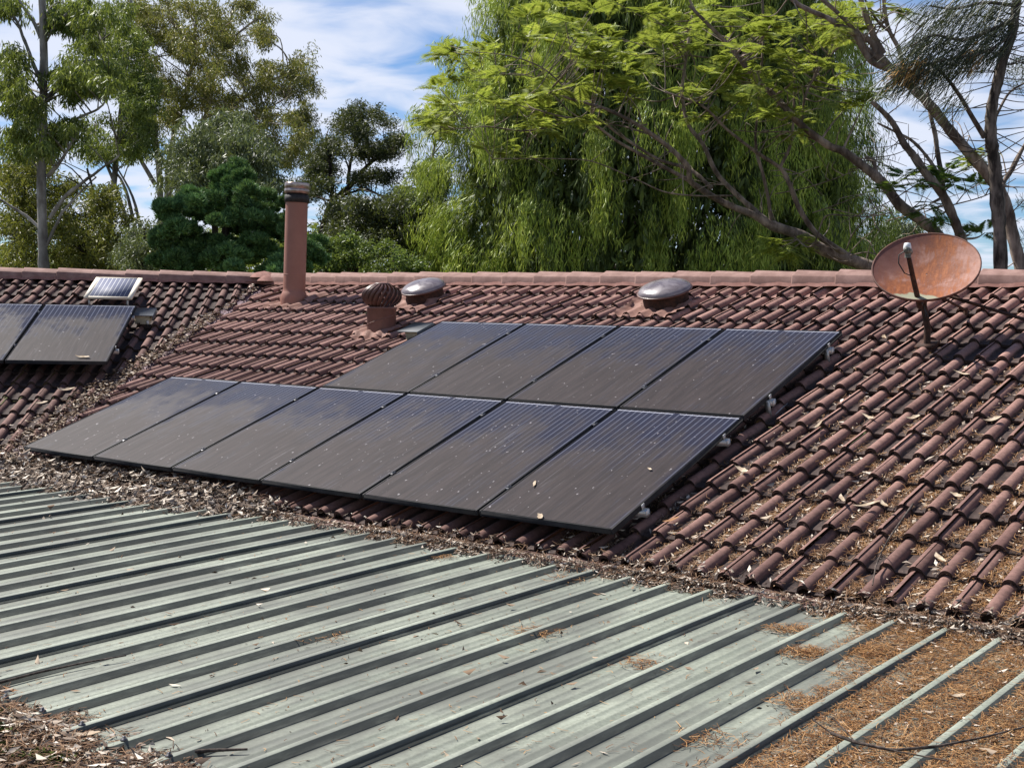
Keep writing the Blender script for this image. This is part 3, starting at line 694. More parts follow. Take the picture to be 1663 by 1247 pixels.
mb = MB(); mb.tube([s2, e2 + V(0, 0, 0.01)], 0.011, 8); mb.tube([e2 + V(0, 0, 0.03), e2 - V(0, 0, 0.03)], 0.016, 6); mb.build('brace', RUSTY, dish)

# ------------------------------------------------------------ leaf litter
def unit(a): return a/(np.linalg.norm(a, axis=-1, keepdims=True) + 1e-12)
def leaf_mesh(mb, C, D, Nn, L, W, curl):
    """folded pointed leaves: C centre, D long axis, Nn face normal"""
    D = unit(D); S = unit(np.cross(D, Nn)); Nn = np.cross(S, D)
    L = np.asarray(L)[:, None]; W = np.asarray(W)[:, None]; curl = np.asarray(curl)[:, None]
    a = C - D*L*0.5 + Nn*curl*L*0.35; b = C + D*L*0.5 + Nn*curl*L*0.5
    l_ = C - D*L*0.05 + S*W*0.5 + Nn*curl*W*0.5; r_ = C - D*L*0.05 - S*W*0.5 + Nn*np.abs(curl)*W*0.7
    n = len(C); v = np.stack([a, l_, b, r_], 1).reshape(-1, 3); i = np.arange(n)*4
    f = np.concatenate([np.stack([i, i+2, i+1, i+1], 1), np.stack([i, i+3, i+2, i+2], 1)])
    return mb.add(v, f)
def strip_mesh(mb, C, D, Nn, L, W, bend):
    D = unit(D); S = unit(np.cross(D, Nn)); L = np.asarray(L)[:, None]; W = np.asarray(W)[:, None]; bend = np.asarray(bend)[:, None]
    p = [C - D*L*0.5 + S*bend*L, C + Nn*W*0.5, C + D*L*0.5 + S*bend*L + Nn*L*0.06]
    v = np.stack([q + sg*S*W*0.5 for q in p for sg in (1, -1)], 1).reshape(-1, 3); i = np.arange(len(C))*6
    return mb.add(v, np.concatenate([np.stack([i, i+1, i+3, i+2], 1), np.stack([i+2, i+3, i+5, i+4], 1)]))
def rdirs(n, r): return unit(r.normal(0, 1, (n, 3)))
def lay(P, Nn, tilt, r):
    """random directions lying in a surface with normal Nn, tilted a little"""
    n = len(P); d = rdirs(n, r); d = d - (d*Nn).sum(1, keepdims=True)*Nn; d = unit(d)
    m = unit(Nn + rdirs(n, r)*tilt)
    return unit(d + rdirs(n, r)*tilt*0.5), m
def lump(x, y, s=1.0):
    return (np.sin(x*7.1*s + 1.3*np.sin(y*5.3*s)) + np.sin(y*8.7*s + 1.7*np.sin(x*3.9*s)) + np.sin((x+y)*13.1*s)*0.6)/2.6
def tile_h(x, s):
    q = (s - S0_1)/G; v = q - np.floor(q); u = ((x - X0_1)/TW) % 1.0
    return -0.160 + roll_profile(u) - 0.036*v, v, u
lr = np.random.default_rng(21)
# ---- along the eave, where the tiles meet the metal roof
def eave_density(x):
    d = np.interp(x, [-0.6, 0.3, 2.2, 3.2, 3.45, 4.2, 4.4, 5.2, 5.5, 6.2, 6.5, 6.9, 7.05, 7.45, 7.7, 9.5], [1, 1, 1, .8, .25, .12, .6, .8, .25, .3, .9, .85, .15, .2, .8, 1])
    return d
n = 42000
x = lr.uniform(-0.7, 9.6, n); keep = lr.random(n) < eave_density(x); x = x[keep]; n = len(x)
wd = np.interp(x, [-0.7, 2.5, 3.6, 9.6], [0.17, 0.14, 0.045, 0.062]); mid = np.interp(x, [-0.7, 2.5, 4.0, 9.6], [-0.20, -0.17, -0.175, -0.175])
y = mid + lr.normal(0, 1, n)*wd
yb = np.where(x < -0.1, (x+0.1)*0.95, 0); y = y + yb
hm = np.interp(x, [-0.7, 2.5, 4, 9.6], [0.055, 0.05, 0.035, 0.04])*np.exp(-((y-yb-mid)/(wd*1.6))**2)
s_ = y/CT; ht, v_, u_ = tile_h(x, np.maximum(s_, S0_1 + 0.001))
z_t = np.maximum(s_, S0_1)*ST + ht*CT
z = np.where((y - yb > -0.095), np.maximum(z_t, -0.24), np.where(y - yb > -0.205, -0.215, ZM - RH + (y + 0.2)*SLM))
P = np.stack([x, y, z + hm*lr.random(n)**0.8 + 0.004], 1)
P = P[(y - yb < 0.12)]; n = len(P)
Nn = np.tile(V(0, -0.2, 1), (n, 1)); half = int(n*0.72); pick = lr.permutation(n); a_, b_ = pick[:half], pick[half:]
D, m = lay(P, unit(Nn), 0.75, lr)
mb = MB(); big = np.where(P[a_, 0] < 3.0, 1.45, 0.95)
leaf_mesh(mb, P[a_], D[a_], m[a_], lr.uniform(0.014, 0.055, half)*big, lr.uniform(0.006, 0.017, half)*big, lr.normal(0, 0.4, half))
kk = P[a_, 0] < 3.4; pk = a_[kk][:2600]; D3, m3 = lay(P[pk], np.tile(V(0, -0.2, 1), (len(pk), 1)), 0.9, lr); leaf_mesh(mb, P[pk] + V(0, 0, 0.016), D3, m3, lr.uniform(0.04, 0.09, len(pk)), lr.uniform(0.014, 0.03, len(pk)), lr.normal(0, 0.5, len(pk)))
tag(mb.build('leaf_litter', GREY_LITTER), 'thick band of dry grey and tan leaves where the tiles meet the metal roof', 'leaf litter', None, 'stuff')
mb = MB(); nb = len(b_)
strip_mesh(mb, P[b_] + V(0, 0, 0.006), D[b_], m[b_], lr.uniform(0.04, 0.12, nb), np.full(nb, 0.0028), lr.normal(0, 0.12, nb))
tag(mb.build('twig_litter', DARK_NEEDLES), 'fine dark needles and twigs mixed into the leaf band along the eave', 'needle litter', None, 'stuff')
# ---- in the valley
n = 5200; z = lr.uniform(-0.25, 1.45, n)
keep = lr.random(n) < np.interp(z + 0.16*np.sin(z*17), [-0.25, 0.15, 0.5, 0.8, 1.05, 1.2, 1.45], [1, .95, .7, .55, .5, .2, .05]); z = z[keep]; n = len(z)
base = VA + (VB-VA)*((z + 0.35)/1.97)[:, None]
sp_ = np.interp(z, [-0.25, 0.1, 0.6, 1.4], [0.13, 0.10, 0.060, 0.04])
P = base + vn*(lr.normal(0, 1, n)*sp_ - np.interp(z, [-.2, .3, 1], [0.0, 0.02, 0.03]))[:, None]; P[:, 2] += 0.012 + lr.random(n)*0.05 + np.abs((P-base)@vn)*0.33
D, m = lay(P, np.tile(V(0, 0, 1), (n, 1)), 0.7, lr)
mb = MB(); leaf_mesh(mb, P, D, m, lr.uniform(0.02, 0.06, n), lr.uniform(0.008, 0.02, n), lr.normal(0, 0.35, n))
tag(mb.build('valley_leaf_litter', LEAF_LITTER), 'dry leaves gathered along the valley between the two tiled slopes', 'leaf litter', None, 'stuff')
# ---- in the pans of the tiles, denser towards the right and the eave
n = 230000
x = lr.uniform(5.6, 9.9, n); s = lr.uniform(-0.09, 3.7, n)
h, v_, u_ = tile_h(x, s)
inpan = (roll_profile(u_) < 0.012 + 0.012*lr.random(n))
dens = np.interp(s, [-0.1, 0.5, 1.1, 1.8, 2.8, 3.6], [1.0, 0.9, 0.60, 0.24, 0.08, 0.03])*np.interp(x, [5.6, 6.4, 7.2, 8.2, 9.5], [0.25, 0.5, 0.75, 1.1, 1.3])
patch = np.clip(0.5 + 1.1*lump(x*1.1, s*1.2), 0, 1.3)*np.clip(1.25 - 0.9*np.abs(v_-0.72), 0.2, 1.2)
keep = inpan & (lr.random(n) < dens*patch*1.25); x, s, h, v_ = x[keep], s[keep], h[keep], v_[keep]; n = len(x)
thick = np.interp(s, [0, 1.0, 3], [0.026, 0.016, 0.006])*np.interp(x, [6, 8, 9.5], [0.7, 1, 1.3])
P = tr(F1, np.stack([x, s, h + 0.003 + thick*lr.random(n)], 1)); Nn = np.tile(F1[:3, 2], (n, 1)); D, m = lay(P, Nn, 0.45, lr)
k = lr.random(n) < np.interp(x, [6, 9], [0.35, 0.15])
orange = (~k) & (lr.random(n) < np.interp(x, [6.2, 7.6, 9.2], [0.25, 0.5, 0.85]))
mb = MB(); leaf_mesh(mb, P[k], D[k], m[k], lr.uniform(0.014, 0.05, k.sum()), lr.uniform(0.005, 0.013, k.sum()), lr.normal(0, 0.35, k.sum()))
tag(mb.build('tile_leaf_litter', LEAF_LITTER), 'small dry leaf fragments lying in the troughs of the tiles at right', 'leaf litter', None, 'stuff')
mb = MB(); strip_mesh(mb, P[orange], D[orange], m[orange], lr.uniform(0.03, 0.085, orange.sum()), np.full(orange.sum(), 0.0024), lr.normal(0, 0.22, orange.sum()))
tag(mb.build('tile_needle_litter', NEEDLES), 'orange dry needles caught in the troughs of the tiles at right', 'needle litter', None, 'stuff')
q = ~(k | orange)
mb = MB(); strip_mesh(mb, P[q], D[q], m[q], lr.uniform(0.03, 0.09, q.sum()), np.full(q.sum(), 0.0028), lr.normal(0, 0.22, q.sum()))
tag(mb.build('dark_needle_litter', DARK_NEEDLES), 'dark decayed needles caught in the troughs of the tiles', 'needle litter', None, 'stuff')
n = 200; x = lr.uniform(5.9, 9.6, n); s = lr.uniform(0, 3.4, n)*lr.random(n)**0.4; x2 = X0_1 + (np.round((x - X0_1)/(TW/2)) + 0.5)*TW/2 + lr.normal(0, 0.012, n)
h, v_, u_ = tile_h(x2, s); P = tr(F1, np.stack([x2, s, h + 0.014], 1)); D, m = lay(P, np.tile(F1[:3, 2], (n, 1)), 0.5, lr)
mb = MB(); leaf_mesh(mb, P, D, m, lr.uniform(0.03, 0.085, n), lr.uniform(0.010, 0.024, n), lr.normal(0, 0.6, n))
tag(mb.build('pale_leaf_litter', m_litter('bleached_leaf_bits', [(0, (0.30, 0.235, 0.17)), (0.6, (0.48, 0.41, 0.33)), (1, (0.66, 0.60, 0.52))])), 'bleached leaf scraps sprinkled in the troughs of the right hand tiles', 'leaf litter', None, 'stuff')
# bits of moss and lichen under the tile noses
n = 2600; x = lr.uniform(-2.0, 9.6, n); kk = lr.integers(0, 14, n); s = S0_1 + kk*G - 0.008 + lr.normal(0, 0.006, n)
h, v_, u_ = tile_h(x, s); keep = (lr.random(n) < 0.9); P = tr(F1, np.stack([x, s, h + 0.012], 1))
D, m = lay(P, np.tile(F1[:3, 2], (n, 1)), 0.9, lr); mb = MB(); leaf_mesh(mb, P, D, m, lr.uniform(0.008, 0.028, n), lr.uniform(0.006, 0.016, n), lr.normal(0, 0.5, n))
tag(mb.build('tile_edge_debris', DARK_NEEDLES), 'dark crumbs of debris tucked under the lower edges of the tiles', 'debris', None, 'stuff')
# ---- needles covering the right corner of the metal roof
n = 170000
x = lr.uniform(7.3, 10.4, n); y = lr.uniform(-3.3, -0.22, n)
rx = ((x - RX0)/RS + 0.5) % 1.0 - 0.5; onrib = np.abs(rx*RS) < 0.032
edge_x = np.interp(y, [-3.2, -1.6, -0.9, -0.2], [8.30, 8.22, 8.10, 7.55])
dn = np.clip((x - edge_x)*3.2 + 0.62 + 0.5*lump(x*0.9, y*0.8), 0, 1)*np.where(x < edge_x - 0.15, 0.10, 1)
low_side = np.interp(rx, [-0.5, -0.12, 0.12, 0.5], [0.7, 1, 0.8, 0.7])
keep = (lr.random(n) < dn*low_side*0.8) & (~onrib | (lr.random(n) < 0.02 + 0.22*(x > 8.75)*(lump(x*1.3, y*1.1) > 0.3)))
x, y, onrib = x[keep], y[keep], onrib[keep]; n = len(x)
P = np.stack([x, y, zroof(y) + np.where(onrib, 0.001, -RH) + 0.002 + 0.024*lr.random(n)**1.3*np.clip((x-edge_x[keep])*2+0.5, 0.15, 1)], 1)
D, m = lay(P, np.tile(V(0, 0, 1), (n, 1)), 0.35, lr)
k = lr.random(n) < 0.08
mb = MB(); strip_mesh(mb, P[~k], D[~k], m[~k], lr.uniform(0.03, 0.10, (~k).sum()), np.full((~k).sum(), 0.0021), lr.normal(0, 0.2, (~k).sum()))
tag(mb.build('needle_carpet', NEEDLES), 'thick carpet of orange dry needles covering the right corner of the metal roof', 'needle litter', None, 'stuff')
mb = MB(); leaf_mesh(mb, P[k], D[k], m[k], lr.uniform(0.015, 0.045, k.sum()), lr.uniform(0.005, 0.014, k.sum()), lr.normal(0, 0.4, k.sum()))
tag(mb.build('carpet_leaf_litter', LEAF_LITTER), 'leaf fragments scattered through the needle carpet at right', 'leaf litter', None, 'stuff')
# ---- lower left corner of the metal roof
n = 24000
x = lr.uniform(4.6, 8.2, n); y = lr.uniform(-4.2, -3.30, n)
lim = np.interp(x, [4.6, 5.9, 6.5, 7.0, 7.35, 7.7, 8.2], [-3.44, -3.50, -3.55, -3.50, -3.42, -3.6, -3.72])
dn = np.clip((lim - y)*5 + 0.45 + 0.55*lump(x*1.5, y*2), 0, 1)
keep = lr.random(n) < dn; x, y = x[keep], y[keep]; n = len(x)
P = np.stack([x, y, zroof(y) - RH + 0.002 + 0.06*lr.random(n)*np.clip((lim[keep]-y)*6, 0.1, 1)], 1); D, m = lay(P, np.tile(V(0, 0, 1), (n, 1)), 0.6, lr)
k = lr.random(n) < 0.35
mb = MB(); leaf_mesh(mb, P[k], D[k], m[k], lr.uniform(0.02, 0.065, k.sum()), lr.uniform(0.007, 0.02, k.sum()), lr.normal(0, 0.4, k.sum()))
tag(mb.build('corner_leaf_litter', GREY_LITTER), 'heap of dry leaves on the lower left edge of the metal roof', 'leaf litter', None, 'stuff')
mb = MB(); strip_mesh(mb, P[~k], D[~k], m[~k], lr.uniform(0.04, 0.13, (~k).sum()), np.full((~k).sum(), 0.003), lr.normal(0, 0.12, (~k).sum()))
tag(mb.build('corner_needle_litter', DARK_NEEDLES), 'tangle of dark needles and stalks on the lower left edge of the metal roof', 'needle litter', None, 'stuff')
n = 900; c_ = np.array([(5.95, -3.80), (6.35, -3.84), (6.15, -3.93), (5.7, -3.72)])[lr.integers(0, 4, n)]
x, y = c_[:, 0] + lr.normal(0, 0.05, n), c_[:, 1] + lr.normal(0, 0.035, n)
P = np.stack([x, y, zroof(y) - RH + 0.03 + 0.03*lr.random(n)], 1); D, m = lay(P, np.tile(V(0, 0, 1), (n, 1)), 1.0, lr)
mb = MB(); leaf_mesh(mb, P, D, m, lr.uniform(0.01, 0.025, n), lr.uniform(0.006, 0.014, n), lr.normal(0, 0.4, n))
tag(mb.build('moss', MOSS), 'yellow green moss growing in the debris at the lower left corner', 'moss', None, 'stuff')
# ---- scattered needles and crumbs on the open metal
n = 3400
x = lr.uniform(0.0, 8.4, n); y = lr.uniform(-3.6, -0.3, n)
rx = ((x - RX0)/RS + 0.5) % 1.0 - 0.5; keep = (np.abs(rx*RS) > 0.036) & (lr.random(n) < np.interp(x + 0.6*lump(x, y), [0, 4, 6, 8.4], [0.22, 0.4, 0.8, 1.0])); x, y = x[keep], y[keep]; n = len(x)
P = np.stack([x, y, zroof(y) - RH + 0.003 + 0.003*lr.random(n)], 1); D, m = lay(P, np.tile(V(0, 0, 1), (n, 1)), 0.12, lr)
k = lr.random(n) < 0.2
mb = MB(); strip_mesh(mb, P[~k], D[~k], m[~k], lr.uniform(0.012, 0.055, (~k).sum()), np.full((~k).sum(), 0.0026), lr.normal(0, 0.15, (~k).sum()))
leaf_mesh(mb, P[k], D[k], m[k], lr.uniform(0.008, 0.022, k.sum()), lr.uniform(0.004, 0.009, k.sum()), lr.normal(0, 0.3, k.sum()))
tag(mb.build('scattered_needles', NEEDLES), 'loose needles and crumbs scattered over the open pans of the metal roof', 'needle litter', None, 'stuff'); mb = MB()
n = 330; x = lr.uniform(0.3, 8.3, n); y = lr.uniform(-3.5, -0.3, n); rx = ((x - RX0)/RS + 0.5) % 1.0 - 0.5; kk = np.abs(rx*RS) > 0.045; x, y = x[kk], y[kk]; n = len(x)
P = np.stack([x, y, zroof(y) - RH + 0.006], 1); D, m = lay(P, np.tile(V(0, 0, 1), (n, 1)), 0.3, lr); leaf_mesh(mb, P, D, m, lr.uniform(0.025, 0.07, n), lr.uniform(0.007, 0.020, n), lr.normal(0, 0.6, n))
tag(mb.build('scattered_leaf_bits', LEAF_LITTER), 'small dry leaves scattered over the open pans of the metal roof', 'leaf litter', None, 'stuff'); mb = MB()
for cx_, cy_, m_ in ((7.55, -0.62, 260), (7.78, -0.95, 380), (6.62, -1.42, 150), (7.3, -1.55, 120), (5.9, -2.1, 60), (5.15, -0.42, 120), (6.1, -0.42, 90), (8.0, -0.75, 260), (8.05, -1.6, 200), (7.95, -2.2, 120)):
    P = np.stack([cx_ + lr.normal(0, 0.06, m_), cy_ + lr.normal(0, 0.06, m_), np.full(m_, zroof(cy_) - RH + 0.004) + lr.random(m_)*0.014], 1); D, m = lay(P, np.tile(V(0, 0, 1), (m_, 1)), 0.4, lr)
    strip_mesh(mb, P, D, m, lr.uniform(0.03, 0.08, m_), np.full(m_, 0.0026), lr.normal(0, 0.2, m_))
tag(mb.build('needle_tufts', NEEDLES), 'small tufts of matted needles between the ribs of the metal roof', 'needle litter', None, 'stuff')
# ---- single leaves: each a thing of its own
def solo_leaf(P, Nn, ang, L, W, curl, mat, label, group=None):
    Nn = V(*Nn)/np.linalg.norm(Nn); t = np.cross(Nn, V(0.3, 1, 0.1)); t /= np.linalg.norm(t); b_ = np.cross(Nn, t)
    d = math.cos(ang)*t + math.sin(ang)*b_; sd = np.cross(Nn, d)
    rows = []
    for q in np.linspace(-0.5, 0.5, 9):
        wq = W*0.48*(max(0.0, math.cos(q*PI))**0.9)*(1 - 0.7*q + 0.18*math.sin(q*17 + L*90)) + 0.0006; c = P + d*L*q + Nn*(curl*L*(q*q*1.9 + 0.25*q) + 0.002) + sd*0.20*L*math.sin(q*3)*(1 if ang > 0.45 else -1)
        rows.append([c - sd*wq + Nn*abs(curl)*wq*1.2, c, c + sd*wq*0.9 + Nn*abs(curl)*wq*0.9])
    g_ = np.array(rows); under = g_ - Nn*0.0008
    mb = MB(); mb.grid(g_); mb.grid(under[:, ::-1])
    o = mb.build('dry_leaf', mat, smooth=True)
    return tag(o, label, 'leaf', group)
def onF(F, px, py, h):
    d = at(px, py, 1.0) - CAM; nn_ = F[:3, 2]; t = (h + nn_ @ F[:3, 3] - CAM @ nn_)/(d @ nn_); return CAM + d*t
def onM(px, py, h=-0.04):
    d = at(px, py, 1.0) - CAM; z0 = ZM + h; t = (z0 - CAM[2])/d[2]; P = CAM + d*t
    for _ in range(3):
        t = (zroof(P[1]) + h - CAM[2])/d[2]; P = CAM + d*t
    return P
FP = F1[:3, 2]; FP2 = F2[:3, 2]; UPV = V(0, 0, 1)
solo = [
 (onF(F1, 868, 786, 0.004), FP, 1.9, 0.085, 0.022, 0.12, PALE_LEAF, 'slim pale leaf lying on the second panel from the right in the front row'),
 (onF(F1, 877, 839, 0.004), FP, 0.1, 0.07, 0.045, 0.2, PALE_LEAF, 'broad pale leaf stuck at the lower edge of the rightmost front panel'),
 (onF(F1, 1055, 762, 0.004), FP, 0.4, 0.04, 0.02, 0.3, PALE_LEAF, 'small white leaf alone in the middle of the rightmost front panel'),
 (onF(F2P, 134, 580, 0.004), FP2, 0.5, 0.14, 0.05, 0.2, PALE_LEAF, 'pale yellow leaf at the lower edge of the left panel below the ivory one'),
 (onM(1254, 1132), UPV, 0.5, 0.135, 0.045, 0.28, BROWN_LEAF, 'large curled orange brown leaf near the needle carpet on the green metal roof'),
 (onM(1246, 1146), UPV, 1.9, 0.09, 0.032, 0.3, PALE_LEAF, 'cream leaf tucked under the large orange brown leaf on the metal roof'),
 (onM(815, 1050), UPV, 0.2, 0.12, 0.045, 0.35, BROWN_LEAF, 'tan rolled leaf between two ribs at the centre of the metal roof'),
 (onM(628, 1111), UPV, 1.1, 0.10, 0.026, 0.35, PALE_LEAF, 'upturned pale slim leaf left of centre on the metal roof'),
 (onM(690, 1135), UPV, 0.4, 0.08, 0.03, 0.5, BROWN_LEAF, 'crumpled brown leaf below the centre of the metal roof'),
 (onM(625, 1068), UPV, 0.9, 0.12, 0.024, 0.2, PALE_LEAF, 'long narrow pale leaf resting on a rib left of centre on the metal roof'),
 (onM(970, 1092), UPV, 0.3, 0.11, 0.03, 0.2, PALE_LEAF, 'long pale leaf on a pan right of centre on the metal roof'),
 (onM(858, 970), UPV, 0.6, 0.085, 0.026, 0.35, PALE_LEAF, 'pale upturned leaf a little below the litter band in mid roof'),
 (onM(826, 969), UPV, 0.3, 0.08, 0.032, 0.4, BROWN_LEAF, 'brown curled leaf next to the pale upturned leaf in mid roof'),
 (onM(470, 1013), UPV, 0.3, 0.11, 0.03, 0.25, BROWN_LEAF, 'brown leaf lying alone on the left half of the metal roof'),
 (onM(1410, 1060), UPV, 0.3, 0.115, 0.035, 0.25, BROWN_LEAF, 'orange brown leaf at the edge of the needles near the upper right ribs'),
 (onM(1270, 1078, -0.035), UPV, 2.5, 0.07, 0.03, 0.3, PALE_LEAF, 'small cream leaf below the dark needle patch at right'),
 (onM(1555, 1132, -0.005), UPV, 0.9, 0.075, 0.035, 0.35, PALE_LEAF, 'cream leaf lying on top of the orange needle carpet'),
 (onM(735, 1240), UPV, 0.3, 0.13, 0.04, 0.3, PALE_LEAF, 'large bleached leaf at the bottom centre edge of the metal roof'),
 (onM(50, 1126), UPV, 0.5, 0.22, 0.045, 0.2, BROWN_LEAF, 'long rust brown leaf at the far lower left of the metal roof'),
 (onM(30, 1175, -0.0), UPV, 0.2, 0.16, 0.06, 0.25, PALE_LEAF, 'pale pinkish leaf on the debris heap in the lower left corner'),
 (onM(138, 1195, -0.0), UPV, 0.9, 0.10, 0.045, 0.3, PALE_LEAF, 'broad cream leaf on the right part of the lower left debris heap'),
 (onF(F1, 1205, 765, -0.115), FP, 0.4, 0.11, 0.05, 0.4, PALE_LEAF, 'bright crumpled leaf on the tiles right of the panel array corner'),
 (onF(F1, 1483, 680, -0.12), FP, 0.6, 0.09, 0.05, 0.4, PALE_LEAF, 'star shaped pale leaf on the tiles below the satellite dish'),
 (onF(F1, 1612, 683, -0.115), FP, 0.7, 0.12, 0.05, 0.35, PALE_LEAF, 'pale leaf on the tiles near the right edge of the photo'),
 (onF(F1, 1410, 678, -0.12), FP, 0.3, 0.12, 0.03, 0.3, PALE_LEAF, 'slim pale leaf on the tiles left of the star shaped one'),
 (onF(F1, 1328, 692, -0.12), FP, 1.4, 0.14, 0.025, 0.3, PALE_LEAF, 'long curved pale leaf between tile rolls beside the rightmost panel'),
 (onF(F1, 1368, 811, -0.11), FP, 2.0, 0.11, 0.03, 0.25, PALE_LEAF, 'upright white leaf on the lower tiles at right'),
 (onF(F1, 1408, 820, -0.10), FP, 0.6, 0.15, 0.032, 0.2, PALE_LEAF, 'long cream leaf across a tile roll on the lower right tiles'),
 (onF(F1, 1438, 822, -0.10), FP, 2.2, 0.11, 0.03, 0.45, PALE_LEAF, 'curved pale leaf hooked over a tile beside the bare stick'),
 (onF(F1, 1528, 908, -0.12), FP, 2.2, 0.12, 0.035, 0.25, PALE_LEAF, 'cream leaf in the tile trough three courses above the needle carpet'),
 (onF(F1, 1553, 805, -0.12), FP, 0.4, 0.08, 0.04, 0.3, PALE_LEAF, 'small pale leaf in the tile troughs right of the bare stick'),
 (onF(F1, 1436, 550, -0.115), FP, 1.8, 0.09, 0.04, 0.5, PALE_LEAF, 'white leaf on the tiles just left of the dish post'),
 (onF(F1, 1562, 607, -0.12), FP, 0.4, 0.13, 0.025, 0.25, PALE_LEAF, 'slim pale leaf on the tiles below the shadow of the dish'),
 (onF(F2, 108, 634, -0.115), FP2, 0.9, 0.16, 0.06, 0.4, PALE_LEAF, 'white crumpled leaf on the side slope tiles below the solar panel'),
 (onF(F2, 67, 655, -0.115), FP2, 1.0, 0.12, 0.05, 0.3, PALE_LEAF, 'lower white leaf on the side slope tiles near the left edge'),
 (onF(F1, 1090, 845, -0.12), FP, 0.8, 0.10, 0.035, 0.2, BROWN_LEAF, 'tan leaf on the tiles at the lower right corner of the array'),
]
for a_ in solo: solo_leaf(*a_)
# loose sticks
def stick(pts, r0, label, twig=None):
    mb = MB(); pts = np.array(pts); k = len(pts); mb.tube(pts, np.linspace(r0, r0*0.45, k), 6)
    for q in twig or []: mb.tube(q, r0*0.4, 5)
    tag(mb.build('stick', TWIG), label, 'stick')
A = [onF(F1, x_, y_, -0.095) for x_, y_ in ((1483, 818), (1466, 842), (1445, 872), (1432, 895), (1422, 920), (1417, 950))]
stick(A, 0.007, 'bare grey stick lying across the lower right tiles', [[A[3], A[3] + V(0.03, -0.06, 0.02), A[3] + V(0.03, -0.13, 0.0)]])
stick([onM(x_, y_, -0.005) for x_, y_ in ((0, 1108), (60, 1092), (140, 1075), (205, 1064))], 0.006, 'thin dark stick lying on the ribs near the left edge')
A = [onM(x_, y_, 0.005) for x_, y_ in ((1350, 1190), (1390, 1205), (1450, 1218), (1530, 1210), (1600, 1196), (1663, 1180))]
stick(A, 0.007, 'dark forked branch lying on the needle carpet at the bottom right', [[A[0], onM(1320, 1168, 0.04)], [A[1], onM(1352, 1165, 0.05)], [A[2], onM(1540, 1235, 0.02)]])
stick([onM(x_, y_, -0.01) for x_, y_ in ((300, 1222), (340, 1218), (402, 1216))], 0.009, 'short thick brown stick at the bottom left of the metal roof')

# ------------------------------------------------------------ garden
def m_grass():
    t = NT('rough_grass'); nz = t.noise(t.tc(), 0.6, 6, 0.7); return t.fin(t.mix(t.rng(nz, 0.3, 0.7), (0.035, 0.055, 0.015), (0.10, 0.09, 0.04)), 0.95, 0, 0.1)
GZ = -2.9
mb = MB(); mb.grid(np.array([[V(a, b, GZ) for b in np.linspace(-300, 1500, 7)] for a in np.linspace(-1500, 1500, 7)])); tag(mb.build('ground', m_grass()), 'rough grass around the house', 'ground', None, 'structure')
GUM_OLIVE = m_leaf('olive_gum_leaves', [(0, (0.074, 0.089, 0.023)), (0.5, (0.162, 0.167, 0.043)), (0.85, (0.258, 0.230, 0.065)), (1, (0.368, 0.282, 0.087))], 0.30)
GUM_GREEN = m_leaf('green_gum_leaves', [(0, (0.044, 0.075, 0.016)), (0.6, (0.129, 0.182, 0.034)), (1, (0.250, 0.281, 0.071))], 0.35)
GUM_GREY = m_leaf('grey_green_leaves', [(0, (0.042, 0.063, 0.030)), (0.6, (0.112, 0.143, 0.068)), (1, (0.225, 0.262, 0.158))], 0.25)
GUM_GOLD = m_leaf('golden_olive_leaves', [(0, (0.057, 0.072, 0.014)), (0.5, (0.132, 0.143, 0.026)), (1, (0.252, 0.227, 0.047))], 0.30)
DARK_LEAF = m_leaf('dark_blackwood_leaves', [(0, (0.018, 0.027, 0.013)), (0.6, (0.048, 0.065, 0.027)), (1, (0.098, 0.115, 0.053))], 0.2)
CONIFER = m_leaf('blue_green_conifer', [(0, (0.044, 0.109, 0.043)), (0.6, (0.097, 0.217, 0.074)), (1, (0.225, 0.380, 0.131))], 0.12, 0.6)
BUSH = m_leaf('fresh_bush_leaves', [(0, (0.033, 0.069, 0.015)), (0.6, (0.094, 0.163, 0.037)), (1, (0.200, 0.263, 0.081))], 0.35)
PALE_TREE = m_leaf('pale_green_leaves', [(0, (0.05, 0.085, 0.032)), (1, (0.15, 0.20, 0.085))], 0.4)
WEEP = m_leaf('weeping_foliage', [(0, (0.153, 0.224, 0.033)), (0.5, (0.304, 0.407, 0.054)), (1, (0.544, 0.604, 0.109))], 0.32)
WEEP_SHADED = m_leaf('shaded_weeping_foliage', [(0, (0.048, 0.076, 0.020)), (1, (0.132, 0.180, 0.044))], 0.15)  # darker copy of the weeping leaves, the crown's inner shade put into the colour
JACA = m_leaf('jacaranda_fronds', [(0, (0.131, 0.185, 0.031)), (0.6, (0.254, 0.316, 0.047)), (1, (0.400, 0.424, 0.084))], 0.55)
JACA_DEEP = m_leaf('deep_green_fronds', [(0, (0.035, 0.090, 0.020)), (1, (0.095, 0.190, 0.040))], 0.4)
PINE = m_leaf('long_pine_needles', [(0, (0.018, 0.028, 0.018)), (1, (0.055, 0.072, 0.045))], 0.15)
PINE_DRY = m_litter('dry_hanging_needles', [(0, (0.30, 0.16, 0.05)), (1, (0.50, 0.32, 0.12))])
BARK_GREY = m_bark('grey_gum_bark', (0.13, 0.115, 0.10), (0.33, 0.31, 0.285), 4)
BARK_PALE = m_bark('pale_gum_bark', (0.20, 0.165, 0.135), (0.42, 0.37, 0.32), 4)
BARK_DARK = m_bark('dark_bark', (0.025, 0.019, 0.015), (0.07, 0.055, 0.044), 8)
BARK_JAC = m_bark('jacaranda_bark', (0.094, 0.070, 0.057), (0.275, 0.218, 0.176), 9)
BARK_TAN = m_bark('tan_branch_bark', (0.16, 0.12, 0.095), (0.30, 0.245, 0.20), 9)
BARK_PINE = m_bark('rough_pine_bark', (0.030, 0.024, 0.020), (0.156, 0.129, 0.108), 12)

